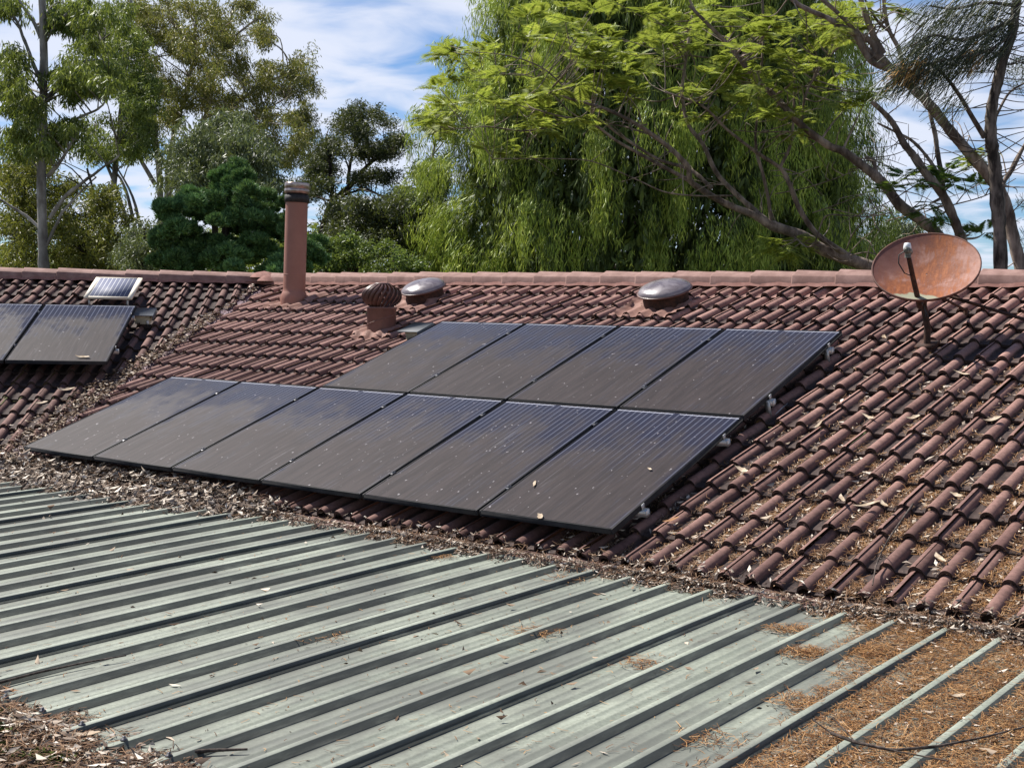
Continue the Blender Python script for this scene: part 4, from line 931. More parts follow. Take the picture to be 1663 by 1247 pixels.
def smooth_path(P, k=4):
    P = np.asarray(P, float)
    if len(P) < 3: return np.array([P[0] + (P[-1]-P[0])*t for t in np.linspace(0, 1, 4)])
    d = np.diff(P, axis=0); l = np.linalg.norm(d, axis=1); T = np.zeros_like(P); T[0] = d[0]; T[-1] = d[-1]
    for i in range(1, len(P)-1):
        t = d[i-1]/l[i-1] + d[i]/l[i]; T[i] = t/(np.linalg.norm(t)+1e-9)*min(l[i-1], l[i])
    o = []
    for i in range(len(P)-1):
        for t in np.linspace(0, 1, k, endpoint=False):
            h = t*t*(3-2*t); o.append(P[i]*(1-h) + P[i+1]*h + T[i]*(t*(1-t)**2) - T[i+1]*(t*t*(1-t)))
    o.append(P[-1]); return np.array(o)
def rooted(P):
    d = P[0] - P[1]; d = d/np.linalg.norm(d); z0 = P[0][2]; q = [P[0] + d*0.45]
    a = P[0] + d*1.1; h = V(d[0], d[1], 0)*0.35
    q.append(V(a[0] + h[0]*0.3, a[1] + h[1]*0.3, (z0 + d[2]*1.1)*0.55 + GZ*0.45)); q.append(V(q[1][0] + h[0]*0.15, q[1][1] + h[1]*0.15, GZ))
    return q[::-1] + P
def in_poly(poly, n, r):
    poly = np.array(poly, float); lo, hi = poly.min(0), poly.max(0); out_ = []
    while len(out_) < n:
        q = lo + (hi-lo)*r.random((max(64, n*2), 2)); c = np.zeros(len(q), bool); j = len(poly)-1
        for i in range(len(poly)):
            xi, yi = poly[i]; xj, yj = poly[j]
            t = ((yi > q[:, 1]) != (yj > q[:, 1])) & (q[:, 0] < (xj-xi)*(q[:, 1]-yi)/(yj-yi+1e-9) + xi); c ^= t; j = i
        out_ += list(q[c])
    return np.array(out_[:n])
def at_n(q, depth):
    q = np.asarray(q, float); return CAM + (_f + CR*((q[:, :1]-PW/2)/FPX) + CU*((PH/2-q[:, 1:2])/FPX))*np.asarray(depth)[:, None]
def leaf_cards(mb, C, per, rad, L, W, droop, r, flat=0.8):
    n = len(C)*per; c = np.repeat(C, per, 0); d = r.normal(0, 1, (n, 3)); d *= (rad*r.random((n, 1))**0.4)/(np.linalg.norm(d, axis=1, keepdims=True)+1e-9); d[:, 2] *= flat
    c = c + d; D = unit(rdirs(n, r)*(1-droop) + V(0, 0, -1)*droop + unit(d)*0.35); Nn = rdirs(n, r) + V(0, 0, 0.25)
    leaf_mesh(mb, c, D, Nn, L*r.uniform(0.6, 1.3, n), W*r.uniform(0.6, 1.3, n), r.normal(0, 0.15, n))
def tree(name, label, cat, depth, trunks, polys, mats, seed, clumps=26, cr=16, bunches=9, per=26, br=0.28, L=0.14, W=0.03, droop=0.5, ds=1.5, limbs=True, group=None, limb_r=0.03):
    """trunks: pixel paths [(pts, r0, r1)], first point low; polys: outlines filled with clumps of leaves"""
    r = np.random.default_rng(seed); leaf, bark = mats
    p0 = at(*trunks[0][0][0], depth); root = empty(name, V(p0[0], p0[1], GZ), label, cat, group)
    nodes = []; mb = MB()
    for i, (pts, r0, r1) in enumerate(trunks):
        P = [at(a, b, depth + (c[0] if c else 0)) for a, b, *c in pts]
        if i == 0 or pts[0][1] > 425: P = rooted(P)
        Q = smooth_path(P); k = len(Q)
        Q = Q + np.cumsum(r.normal(0, 0.012, Q.shape), 0)*np.linspace(0, 1, k)[:, None]
        rad = np.linspace(r0, r1, k)*(1 + 0.06*r.normal(0, 1, k)); rad[0] *= 1.0
        if i == 0: mb.tube(Q, rad, 9); mb.build('trunk', bark, root, True)
        else: m2 = MB(); m2.tube(Q, rad, 7); m2.build('branch', bark, root, True)
        nodes += [(q, w_) for q, w_ in zip(Q[2:], rad[2:])]
    NP = np.array([q for q, _ in nodes])
    m2 = MB(); mbl = MB(); any_l = False
    for poly, share in polys:
        nc = max(1, int(clumps*share)); cc = in_poly(poly, nc, r); dd = depth + r.normal(0, ds, nc)
        CW = at_n(cc, dd)
        if limbs:
            for q in CW:
                w_ = np.linalg.norm((NP - q)*V(1, 1, 1.2), axis=1) + np.where(NP[:, 2] > q[2]-0.3, 2.5, 0)
                j = int(np.argmin(w_)); a = NP[j]
                mid = (a+q)/2 + r.normal(0, 0.15, 3)*np.linalg.norm(q-a)*0.3 + V(0, 0, 0.06*np.linalg.norm(q-a))
                m2.tube(smooth_path([a, mid, q]), np.linspace(min(limb_r, nodes[j][1]*0.7), 0.007, 9), 5, cap=False); any_l = True
        kb = r.poisson(bunches, nc) + 2
        idx = np.repeat(np.arange(nc), kb); n = len(idx); sc_ = depth/FPX*cr
        off_ = r.normal(0, 1, (n, 3))*sc_*r.uniform(0.6, 1.25, nc)[idx][:, None]; off_[:, 2] *= 0.62
        leaf_cards(mbl, CW[idx] + off_, per, br, L, W, droop, r)
    if any_l: tag(m2.build('twigs', bark, root), kind='stuff')
    mbl.build('crown', leaf, root)
    return root
# T1 tall grey gum at left
tree('gum_tree', 'tall gum tree with a straight grey trunk near the left edge', 'tree', 27,
     [([(72, 440), (70, 380), (69, 300), (70, 220), (72, 150), (71, 70), (68, -30)], 0.125, 0.075),
      ([(71, 140), (55, 105), (40, 65), (25, 30), (5, 0)], 0.05, 0.02), ([(66, 62), (55, 35), (40, 10), (25, -20)], 0.045, 0.02),
      ([(76, 288), (95, 270), (115, 245), (130, 222)], 0.05, 0.02), ([(80, 355), (105, 320), (130, 300), (160, 280), (195, 255)], 0.05, 0.02),
      ([(75, 400), (85, 380), (105, 345), (125, 325), (160, 292)], 0.04, 0.015), ([(66, 372), (40, 350), (10, 332), (-20, 318)], 0.04, 0.02),
      ([(76, 158), (95, 140), (125, 110), (145, 80), (165, 55)], 0.045, 0.02), ([(120, 195), (155, 178), (172, 160), (178, 130)], 0.03, 0.012),
      ([(78, 60), (100, 30), (130, 5)], 0.04, 0.02)],
     [([(0, 70), (45, 80), (45, 150), (25, 165), (0, 170)], 0.14), ([(80, 5), (190, 0), (205, 55), (160, 85), (90, 55)], 0.26), ([(78, 118), (130, 100), (195, 110), (190, 155), (110, 160)], 0.26),
      ([(0, 205), (60, 195), (110, 200), (150, 220), (90, 250), (0, 250)], 0.26), ([(20, 165), (60, 165), (60, 195), (20, 195)], 0.08), ([(0, 0), (30, 0), (25, 30), (0, 40)], 0.06)],
     (GUM_GREEN, BARK_GREY), 1, clumps=84, cr=12, bunches=10, per=28, br=0.19, L=0.15, W=0.030, droop=0.62, ds=1.2)
# T2 big open olive gums behind
tree('gum_tree', 'big airy olive gum tree standing against the blue sky left of centre', 'tree', 48,
     [([(262, 440), (262, 350), (258, 270), (250, 200), (240, 120), (232, 40)], 0.17, 0.07), ([(275, 440), (270, 340), (278, 240), (300, 160), (315, 90), (320, 20)], 0.13, 0.05),
      ([(268, 330), (300, 250), (335, 190), (350, 120), (370, 60), (380, 10)], 0.11, 0.04), ([(335, 190), (380, 170), (420, 140), (460, 120), (490, 105)], 0.07, 0.03),
      ([(350, 235), (395, 205), (430, 180), (465, 160)], 0.06, 0.02), ([(300, 260), (345, 200), (365, 170)], 0.06, 0.03), ([(380, 60), (405, 40), (420, 30)], 0.05, 0.02), ([(252, 300), (215, 230), (200, 150), (190, 80)], 0.09, 0.04)],
     [([(200, 0), (420, 0), (432, 25), (438, 70), (410, 85), (360, 90), (230, 100), (200, 60)], 0.40), ([(220, 100), (440, 85), (455, 85), (510, 95), (512, 130), (500, 170), (400, 190), (300, 180), (220, 160)], 0.38),
      ([(360, 190), (500, 170), (505, 210), (510, 255), (470, 275), (430, 235), (390, 210)], 0.18), ([(215, 160), (300, 180), (290, 215), (220, 230)], 0.08)],
     (GUM_OLIVE, BARK_PALE), 2, clumps=230, cr=9, bunches=8, per=26, br=0.30, L=0.18, W=0.036, droop=0.5, ds=2.5)
tree('gum_tree', 'second olive gum partly hidden behind the grey trunked gum', 'tree', 42,
     [([(175, 440), (180, 350), (190, 260), (200, 160), (205, 80), (215, 0)], 0.13, 0.06), ([(215, 400), (200, 340), (175, 270), (150, 210)], 0.08, 0.03), ([(225, 400), (210, 330), (195, 290), (150, 240)], 0.07, 0.03), ([(230, 380), (215, 320), (180, 260)], 0.06, 0.02)],
     [([(110, 60), (210, 10), (235, 90), (250, 130), (225, 175), (170, 110), (110, 110)], 0.42), ([(130, 200), (190, 190), (250, 200), (252, 250), (180, 262), (120, 250)], 0.34), ([(185, 125), (250, 140), (245, 190), (200, 180)], 0.24)],
     (GUM_GREEN, BARK_GREY), 3, clumps=85, cr=12, bunches=10, per=26, br=0.28, L=0.18, W=0.040, droop=0.5, ds=1.5)
tree('gum_tree', 'golden olive young gum filling the low left behind the grey trunk', 'tree', 36,
     [([(25, 440), (32, 380), (42, 300), (45, 250)], 0.07, 0.03), ([(55, 440), (52, 380), (40, 300)], 0.06, 0.02), ([(130, 440), (150, 380), (155, 330), (140, 280)], 0.06, 0.03)],
     [([(0, 285), (62, 275), (66, 345), (62, 395), (0, 390)], 0.30), ([(0, 250), (60, 240), (60, 285), (0, 290)], 0.10), ([(85, 300), (180, 310), (210, 360), (190, 410), (90, 420)], 0.34), ([(0, 395), (62, 395), (62, 445), (0, 445)], 0.16), ([(85, 400), (200, 380), (205, 445), (85, 445)], 0.2)],
     (GUM_GOLD, BARK_DARK), 4, clumps=95, cr=13, bunches=11, per=26, br=0.27, L=0.15, W=0.040, droop=0.4, ds=1.5)
tree('gum_tree', 'rounded grey green gum rising behind the blue green conifer', 'tree', 33,
     [([(350, 440), (352, 360), (350, 300), (348, 240)], 0.12, 0.06), ([(352, 340), (320, 280), (310, 250)], 0.06, 0.03), ([(352, 320), (390, 270), (400, 240)], 0.06, 0.03)],
     [([(285, 240), (310, 225), (335, 190), (352, 205), (385, 188), (400, 225), (425, 228), (440, 262), (460, 268), (475, 310), (440, 330), (290, 340), (270, 300)], 1.0)],
     (GUM_GREY, BARK_DARK), 5, clumps=74, cr=14, bunches=14, per=28, br=0.24, L=0.15, W=0.034, droop=0.55, ds=1.2)
tree('shrub', 'low grey green bush left of the blue green conifer', 'bush', 30,
     [([(232, 440), (232, 400), (232, 375)], 0.05, 0.03)],
     [([(200, 400), (222, 358), (255, 355), (272, 395), (270, 445), (200, 445)], 1.0)],
     (GUM_GREY, BARK_DARK), 6, clumps=20, cr=11, bunches=10, per=26, br=0.2, L=0.10, W=0.026, droop=0.5, ds=0.6)
rb = np.random.default_rng(88); mb = MB(); q = in_poly([(-40, 420), (60, 405), (190, 400), (250, 380), (420, 385), (520, 375), (620, 380), (700, 360), (800, 400), (1000, 410), (1380, 410), (1440, 425), (1440, 460), (-40, 460)], 900, rb)
leaf_cards(mb, at_n(q, 58 + rb.normal(0, 3, 900)), 46, 0.75, 0.34, 0.11, 0.2, rb)
tag(mb.build('distant_bushland', GUM_GREEN), 'dark band of distant bushland low behind the trees', 'bushland', None, 'stuff')
# conifer: rounded tufts
def conifer(name, label, depth, tufts, mats, seed):
    r = np.random.default_rng(seed); leaf, bark = mats
    p0 = at(365, 440, depth); root = empty(name, V(p0[0], p0[1], GZ), label, 'tree')
    MB().tube(smooth_path([V(p0[0], p0[1], GZ), at(365, 400, depth), at(372, 300, depth)]), np.linspace(0.16, 0.03, 9), 8).build('trunk', bark, root)
    mb = MB()
    for (x_, y_, rp) in tufts:
        c = at(x_, y_, depth + r.normal(0, 0.7)); R_ = rp*depth/FPX
        k = 16
        d = rdirs(k, r); d[:, 2] = np.abs(d[:, 2])*0.9 - 0.25; cs_ = c + d*R_*0.75
        for q in cs_:
            n = 110; e = rdirs(n, r); e[:, 2] = e[:, 2]*0.8 + 0.15; P = q + e*R_*0.46*r.random((n, 1))**0.45
            leaf_mesh(mb, P, e + V(0, 0, 0.35), rdirs(n, r), 0.115*r.uniform(0.6, 1.3, n), 0.024*r.uniform(0.7, 1.3, n), r.normal(0, 0.1, n))
    mb.build('crown', leaf, root)
tf = np.random.default_rng(77); tufts = []
for q in in_poly([(262, 330), (300, 310), (340, 320), (352, 275), (400, 268), (420, 300), (452, 310), (470, 350), (490, 375), (520, 380), (525, 445), (248, 445), (252, 380)], 190, tf): tufts.append((q[0], q[1], tf.uniform(12, 20)))
conifer('conifer_tree', 'dense blue green conifer with rounded tufts left of the flue', 27, tufts, (CONIFER, BARK_DARK), 7)
tree('blackwood_tree', 'dark open crowned tree with a forked black trunk right of the flue', 'tree', 40,
     [([(515, 440), (525, 380), (535, 345), (541, 330), (548, 318)], 0.14, 0.11), ([(541, 330), (538, 300), (535, 260), (530, 225)], 0.08, 0.03), ([(548, 320), (565, 305), (580, 290), (595, 272), (620, 258), (640, 255)], 0.10, 0.03),
      ([(540, 312), (528, 290), (520, 275)], 0.05, 0.02), ([(545, 322), (575, 312), (600, 308), (630, 318)], 0.05, 0.02), ([(565, 300), (568, 270), (575, 240), (585, 215)], 0.06, 0.02), ([(560, 335), (600, 332), (615, 325)], 0.04, 0.02)],
     [([(540, 205), (575, 172), (590, 180), (620, 180), (635, 200), (600, 215), (560, 215)], 0.16), ([(510, 225), (560, 190), (600, 220), (660, 215), (664, 235), (640, 250), (570, 255), (510, 240)], 0.26),
      ([(498, 255), (560, 240), (560, 265), (535, 285), (498, 280)], 0.15), ([(480, 285), (540, 285), (540, 320), (490, 320)], 0.14), ([(590, 245), (655, 240), (660, 255), (600, 262)], 0.08), ([(570, 285), (640, 280), (630, 305), (580, 312)], 0.10), ([(640, 305), (662, 305), (660, 330), (630, 330)], 0.05)],
     (DARK_LEAF, BARK_DARK), 8, clumps=88, cr=9, bunches=12, per=28, br=0.24, L=0.12, W=0.032, droop=0.2, ds=1.4)
tree('leafy_tree', 'shadowy olive tree low between the flue and the weeping tree', 'tree', 37,
     [([(590, 440), (592, 400), (588, 370)], 0.08, 0.05), ([(592, 400), (620, 370), (640, 350)], 0.05, 0.02)],
     [([(530, 345), (560, 330), (600, 335), (650, 340), (690, 350), (690, 400), (530, 405)], 1.0)],
     (DARK_LEAF, BARK_DARK), 9, clumps=70, cr=13, bunches=16, per=30, br=0.28, L=0.13, W=0.04, droop=0.3, ds=1.4)
tree('leafy_shrub', 'fresh green bushes along the ridge right of the flue', 'bush', 31,
     [([(580, 445), (580, 415)], 0.05, 0.03), ([(640, 445), (640, 410)], 0.04, 0.02)],
     [([(500, 410), (540, 385), (600, 395), (650, 400), (680, 415), (680, 448), (500, 448)], 1.0)],
     (BUSH, BARK_DARK), 10, clumps=44, cr=10, bunches=11, per=26, br=0.2, L=0.10, W=0.042, droop=0.1, ds=0.8)
tree('leafy_tree', 'light green feathery tree peeping out left of the weeping tree', 'tree', 36,
     [([(675, 440), (680, 380), (690, 320), (700, 250), (710, 195)], 0.08, 0.03)],
     [([(690, 190), (720, 165), (745, 175), (730, 230), (705, 260), (660, 290), (640, 340), (720, 360), (720, 240)], 0.6), ([(630, 340), (715, 330), (710, 400), (640, 400)], 0.5)],
     (PALE_TREE, BARK_GREY), 12, clumps=80, cr=11, bunches=11, per=28, br=0.26, L=0.12, W=0.036, droop=0.2, ds=1.0)
tree('leafy_tree', 'distant round olive tree behind the dish, below the pale sky', 'tree', 60,
     [([(1440, 440), (1442, 400), (1445, 370)], 0.2, 0.1)],
     [([(1395, 400), (1420, 365), (1460, 345), (1500, 375), (1510, 400), (1510, 445), (1395, 445)], 1.0)],
     (GUM_GREY, BARK_DARK), 13, clumps=36, cr=13, bunches=12, per=24, br=0.45, L=0.22, W=0.06, droop=0.2, ds=1.0)

# ---- the big weeping tree
def weeping_tree():
    r = np.random.default_rng(5); depth = 34.0
    c0 = at(1065, 440, depth); root = empty('weeping_tree', V(c0[0], c0[1], GZ), 'huge weeping tree with curtains of hanging yellow green foliage behind the roof', 'tree')
    fr2 = CR.copy(); fr2[2] = 0; fr2 /= np.linalg.norm(fr2); fd = np.cross(V(0, 0, 1), fr2)       # fd points away from the camera
    H0, H1 = GZ, c0[2] + 11.0
    MB().tube(smooth_path([V(c0[0], c0[1], GZ), c0 + fd*0.2, c0 + V(0, 0, 4) + fr2*0.3, c0 + V(0, 0, 9)]), np.linspace(0.42, 0.10, 13), 9).build('trunk', BARK_DARK, root)
    def radius(h):   # horizontal crown radius by height above the ridge line
        return np.interp(h, [-4, -1, 1, 3, 5, 7, 9, 11], [6.3, 6.4, 6.2, 5.9, 5.5, 4.8, 3.3, 0.8])
    n = 10500
    nb = 1000; hb = r.uniform(-2.0, 10.5, nb); ab = r.uniform(0, 2*PI, nb); g = r.integers(0, nb, n)
    h = hb[g] + r.normal(0, 0.13, n); a = ab[g] + r.normal(0, 0.033, n); front = np.sin(a) < 0.35
    q = np.where(front, 1.0 - 0.30*r.random(nb)[g]**1.5 - 0.05*r.random(n), 1.0 - 0.3*r.random(n))
    tier = 0.92 + 0.13*np.sin(a*9 + 2.1*np.sin(h*1.3)) + 0.07*np.sin(h*4.1 + a*3) + r.normal(0, 0.025, n)
    rr = radius(h)*q*tier
    top = c0 + fr2*(rr*np.cos(a))[:, None] + fd*(rr*0.8*np.sin(a))[:, None] + V(0, 0, 1)*h[:, None]
    outd = fr2*np.cos(a)[:, None] + fd*np.sin(a)[:, None]
    ln = r.uniform(0.7, 2.2, nb)[g]*r.uniform(0.6, 1.15, n)*1.0; per = 42
    t = np.tile(np.linspace(0, 1, per), (n, 1)) + r.uniform(-0.5, 0.5, (n, per))/per
    arch = 0.20 + 0.22*r.random(n)
    P = top[:, None, :] + outd[:, None, :]*(arch[:, None]*np.minimum(t*3.2, 1)**0.7)[..., None] + V(0, 0, 1)*(0.10*np.sin(np.minimum(t*3.2, 1)*PI) - ln[:, None]*np.clip(t - 0.10, 0, 1))[..., None]
    spread = 0.028 + 0.055*np.sin(np.clip(t, 0, 1)*PI)**0.8
    P = P + r.normal(0, 1, P.shape)*spread[..., None]*V(1, 1, 0.5)
    D = V(0, 0, -1) + r.normal(0, 0.30, P.shape) + outd[:, None, :]*np.where(t < 0.2, 0.7, 0.05)[..., None]
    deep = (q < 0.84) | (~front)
    for sel, mat, nm in ((~deep, WEEP, 'crown'), (deep, WEEP_SHADED, 'inner_crown')):
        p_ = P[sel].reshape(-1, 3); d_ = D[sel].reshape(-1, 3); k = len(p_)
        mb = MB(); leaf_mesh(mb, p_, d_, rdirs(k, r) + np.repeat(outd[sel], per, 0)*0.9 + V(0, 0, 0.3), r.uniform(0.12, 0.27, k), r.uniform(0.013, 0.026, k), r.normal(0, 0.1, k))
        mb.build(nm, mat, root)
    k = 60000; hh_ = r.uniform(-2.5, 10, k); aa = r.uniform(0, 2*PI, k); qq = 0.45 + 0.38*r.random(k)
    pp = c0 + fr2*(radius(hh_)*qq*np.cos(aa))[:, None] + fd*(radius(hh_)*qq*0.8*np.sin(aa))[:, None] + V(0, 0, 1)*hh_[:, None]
    mb = MB(); leaf_mesh(mb, pp, V(0, 0, -1) + r.normal(0, 0.45, (k, 3)), rdirs(k, r), r.uniform(0.25, 0.45, k), r.uniform(0.06, 0.12, k), r.normal(0, 0.1, k)); mb.build('inner_crown', WEEP_SHADED, root)
    m2 = MB()
    for i in range(70):
        j = r.integers(0, n); b0 = V(c0[0], c0[1], c0[2] + h[j]*0.8 - 0.4); m2.tube(smooth_path([b0, (b0 + top[j])/2 + V(0, 0, 0.3), top[j]]), np.linspace(0.06, 0.012, 9), 5, cap=False)
    tag(m2.build('boughs', BARK_DARK, root), kind='stuff')
weeping_tree()

# ---- jacarandas: limbs traced in space, flat sprays of ferny fronds
def fronds(mb, base, dirs, Lf, r):
    """base (n,3), dirs (n,3): ferny leaves, a drooping midrib with paired leaflets"""
    n = len(base); dirs = unit(dirs); side = unit(np.cross(dirs, V(0, 0, 1) + r.normal(0, 0.25, (n, 3)))); upv = np.cross(side, dirs)
    K = 20
    for k in range(K):
        t = 0.12 + 0.88*k/(K-1); sag = -0.30*t*t
        c = base + dirs*(Lf*t)[:, None] + V(0, 0, 1)*(Lf*sag)[:, None]
        pl = Lf*0.34*np.sin(min(1, 0.25 + t*0.9)*PI*0.93)*1.0 + 0.012
        for sg in (-1, 1):
            d = side*sg + dirs*0.55 + V(0, 0, -0.22)
            leaf_mesh(mb, c + unit(d)*(pl*0.5)[:, None], d, upv + r.normal(0, 0.12, (n, 3)), pl, pl*0.11 + 0.006, r.normal(0, 0.08, n))
def jacaranda(name, label, depth, limbs, sprays, bark, leafmat, seed, Lf=0.36, nf=(5, 9), thin=None, twigs=0):
    r = np.random.default_rng(seed); p0 = at(*limbs[0][0][0][:2], depth); root = empty(name, V(p0[0], p0[1], GZ), label, 'tree')
    nodes = []
    for i, (pts, r0, r1) in enumerate(limbs):
        P = [at(a, b, depth + (c[0] if c else 0)) for a, b, *c in pts]
        if i == 0: P = rooted(P)
        Q = smooth_path(P, 5); k = len(Q); mb = MB(); mb.tube(Q, np.linspace(r0, r1, k)*(1 + 0.05*r.normal(0, 1, k)), 9)
        mb.build('trunk' if i == 0 else 'branch', bark, root, True); nodes += [(q, w_) for q, w_ in zip(Q[1:], np.linspace(r0, r1, k)[1:])]
    NP = np.array([q for q, _ in nodes]); m2 = MB(); ml = MB()
    for (x_, y_, dz) in sprays:
        c = at(x_, y_, depth + dz); j = int(np.argmin(np.linalg.norm(NP - c, axis=1) + np.where(NP[:, 2] > c[2] + 0.15, 0.8, 0)))
        a = NP[j]; ln_ = np.linalg.norm(c - a)
        if ln_ > 0.05: m2.tube(smooth_path([a, (a+c)/2 + r.normal(0, 0.05, 3)*ln_ + V(0, 0, -0.05*ln_), c]), np.linspace(min(0.022, nodes[j][1]*0.6), 0.006, 9), 5, cap=False)
        k = int(r.integers(*nf)); az = r.uniform(0, 2*PI, k); dv = np.stack([np.cos(az), np.sin(az), r.normal(0.10, 0.26, k)], 1) + unit(c - a)*0.55
        fronds(ml, np.tile(c, (k, 1)), dv, Lf*r.uniform(0.65, 1.2, k), r)
    for i in range(twigs):
        j = r.integers(0, len(NP)); a = NP[j]; d = unit(r.normal(0, 1, 3) + V(0, 0, 0.35)); ln_ = r.uniform(0.25, 0.9)
        m2.tube(smooth_path([a, a + d*ln_*0.5 + r.normal(0, 0.05, 3), a + d*ln_ + r.normal(0, 0.08, 3)]), np.linspace(0.010, 0.0035, 9), 5, cap=False)
    tag(m2.build('twigs', BARK_TAN, root), kind='stuff')
    if len(sprays): ml.build('crown', leafmat, root)
    return root
jr = np.random.default_rng(31)
main_poly = [(690, 200), (715, 75), (760, 80), (830, 30), (900, 15), (1000, 5), (1060, 20), (1085, 60), (1060, 120), (1050, 170), (1000, 185), (960, 210), (900, 220), (800, 215), (740, 225)]
sp1 = [(a, b, jr.normal(0, 0.9)) for a, b in in_poly(main_poly, 104, jr)] + [(a, b, jr.normal(0, 0.9)) for a, b in in_poly([(1060, 20), (1180, 0), (1240, 60), (1210, 200), (1120, 210), (1080, 180)], 44, jr)]
sp1 += [(700, 200, 0), (715, 195, .3), (690, 205, -.2), (730, 75, 0), (745, 82, .2), (725, 90, .3), (800, 245, 0), (830, 250, .3), (860, 255, 0), (815, 238, .4), (1255, 392, -.4), (1270, 400, -.5), (1290, 385, -.3), (1305, 395, -.4), (1250, 405, -.3), (1285, 408, -.6)]
jacaranda('jacaranda_tree', 'wide jacaranda with low spreading bare limbs and ferny foliage in front of the weeping tree', 21,
    [([(1421, 436), (1381, 422), (1333, 404), (1305, 384), (1253, 366), (1229, 351)], 0.1360, 0.0714),
     ([(1229, 351), (1173, 328), (1121, 294, -.2), (1118, 273, -.3), (1093, 245, -.4), (1062, 221, -.5), (1031, 200, -.6), (985, 178, -.7), (940, 165, -.8), (890, 150, -1)], 0.0578, 0.0170),
     ([(1121, 294, -.2), (1087, 276, -.2), (1035, 248, -.3), (1000, 228, -.4), (960, 200, -.5), (905, 188, -.6), (870, 178, -.6)], 0.0374, 0.0102),
     ([(1156, 306), (1121, 276, .2), (1069, 259, .3), (1010, 222, .4), (960, 190, .5), (900, 205, .6), (850, 213, .7), (790, 206, .8), (740, 210, .9)], 0.0340, 0.0082),
     ([(1253, 366), (1229, 345, .2), (1194, 314, .3), (1163, 280, .4), (1142, 235, .5), (1118, 203, .6), (1108, 150, .7), (1115, 90, .8), (1125, 20, .9)], 0.0510, 0.0204),
     ([(1253, 362), (1248, 325, -.1), (1239, 283, -.2), (1229, 248, -.2), (1227, 221, -.3), (1233, 150, -.4), (1240, 60, -.5), (1238, -10, -.6)], 0.0306, 0.0170),
     ([(1381, 418), (1326, 380, -.3), (1298, 339, -.4), (1284, 304, -.5), (1270, 276, -.5), (1229, 248, -.6), (1180, 210, -.7), (1140, 172, -.8), (1080, 150, -.9)], 0.0510, 0.0136),
     ([(1267, 272, -.5), (1284, 235, -.5), (1288, 200, -.5), (1290, 130, -.6), (1285, 60, -.6)], 0.0272, 0.0136),
     ([(1290, 385, -.5), (1318, 400, -.9), (1340, 352, -1.1), (1372, 350, -1.3), (1410, 352, -1.5), (1450, 345, -1.6)], 0.0122, 0.0082),
     ([(1190, 318), (1130, 318, -.3), (1080, 312, -.4), (1030, 290, -.5), (960, 262, -.6), (900, 258, -.6), (800, 258, -.7)], 0.0150, 0.0054),
     ([(1260, 315), (1310, 305, -.5), (1370, 285, -.7), (1420, 262, -.9)], 0.0095, 0.0048), ([(1320, 346, -.5), (1360, 332, -.8), (1400, 316, -1), (1440, 300, -1)], 0.0088, 0.0041),
     ([(1375, 405, -.4), (1385, 380, -.6), (1410, 352, -.8), (1440, 340, -.9)], 0.0109, 0.0054), ([(1381, 415, -.3), (1410, 410, -.6), (1440, 420, -.8)], 0.0122, 0.0054),
     ([(1062, 221), (1010, 205, .4), (940, 192, .6), (870, 128, .6), (830, 120, .7), (790, 130, .8)], 0.0150, 0.0054), ([(940, 165, -.8), (880, 110, -.8), (820, 90, -.8), (770, 85, -.8)], 0.0136, 0.0054)],
    sp1, BARK_JAC, JACA, 41, Lf=0.42, nf=(5, 9), twigs=90)
sp2 = [(a, b, jr.normal(0, 0.6)) for a, b in in_poly([(1230, 20), (1390, 10), (1400, 60), (1380, 120), (1330, 210), (1260, 220), (1190, 150)], 62, jr)] + [(1405, 165, 0), (1385, 170, .2), (1370, 180, 0), (1420, 150, .3), (1395, 150, 0), (1375, 160, .2)]
jacaranda('jacaranda_tree', 'leaning brown limb of a jacaranda rising left from behind the dish', 19.5,
    [([(1535, 400), (1517, 375), (1494, 356), (1461, 333), (1439, 303), (1421, 285)], 0.0975, 0.0750),
     ([(1421, 285), (1393, 263), (1368, 245), (1348, 238), (1301, 203), (1262, 160), (1240, 140), (1205, 100), (1180, 70), (1150, 40), (1120, 10)], 0.0713, 0.0225),
     ([(1425, 290), (1418, 262), (1405, 255)], 0.0375, 0.0263), ([(1301, 203), (1310, 150), (1340, 100), (1380, 60), (1420, 20)], 0.0225, 0.0112), ([(1348, 238), (1290, 215, .3), (1240, 215, .4), (1190, 212, .5)], 0.0150, 0.0060)],
    sp2, BARK_JAC, JACA, 42, Lf=0.36, nf=(4, 8), twigs=60)
sp3 = [(1470, 285, 0), (1490, 275, .2), (1495, 295, -.2), (1515, 300, 0), (1530, 285, .2), (1540, 275, 0), (1550, 300, -.2), (1565, 295, 0), (1580, 275, 0), (1585, 300, 0), (1500, 345, 0), (1510, 330, 0), (1525, 350, 0), (1430, 310, .2), (1445, 305, 0), (1570, 255, 0), (1600, 378, .1), (1575, 380, 0)]
jacaranda('jacaranda_tree', 'slender forked jacaranda stem with deep green fronds above the dish', 18.5,
    [([(1566, 405), (1560, 384), (1545, 346), (1529, 313), (1504, 283), (1484, 253)], 0.085, 0.06),
     ([(1484, 253), (1469, 235), (1461, 220), (1450, 200), (1437, 185), (1416, 165)], 0.055, 0.035),
     ([(1529, 313), (1524, 285, .3), (1504, 253, .4), (1480, 228, .4), (1455, 215, .5), (1425, 200, .6)], 0.032, 0.015), ([(1532, 318), (1529, 285, .5), (1522, 245, .6), (1519, 220, .6), (1512, 190, .6), (1506, 150, .7)], 0.04, 0.03),
     ([(1520, 290), (1490, 300), (1440, 330), (1400, 345)], 0.012, 0.005), ([(1540, 335), (1600, 318), (1650, 290)], 0.010, 0.005)],
    sp3, BARK_JAC, JACA_DEEP, 43, Lf=0.40, nf=(4, 7), twigs=34)
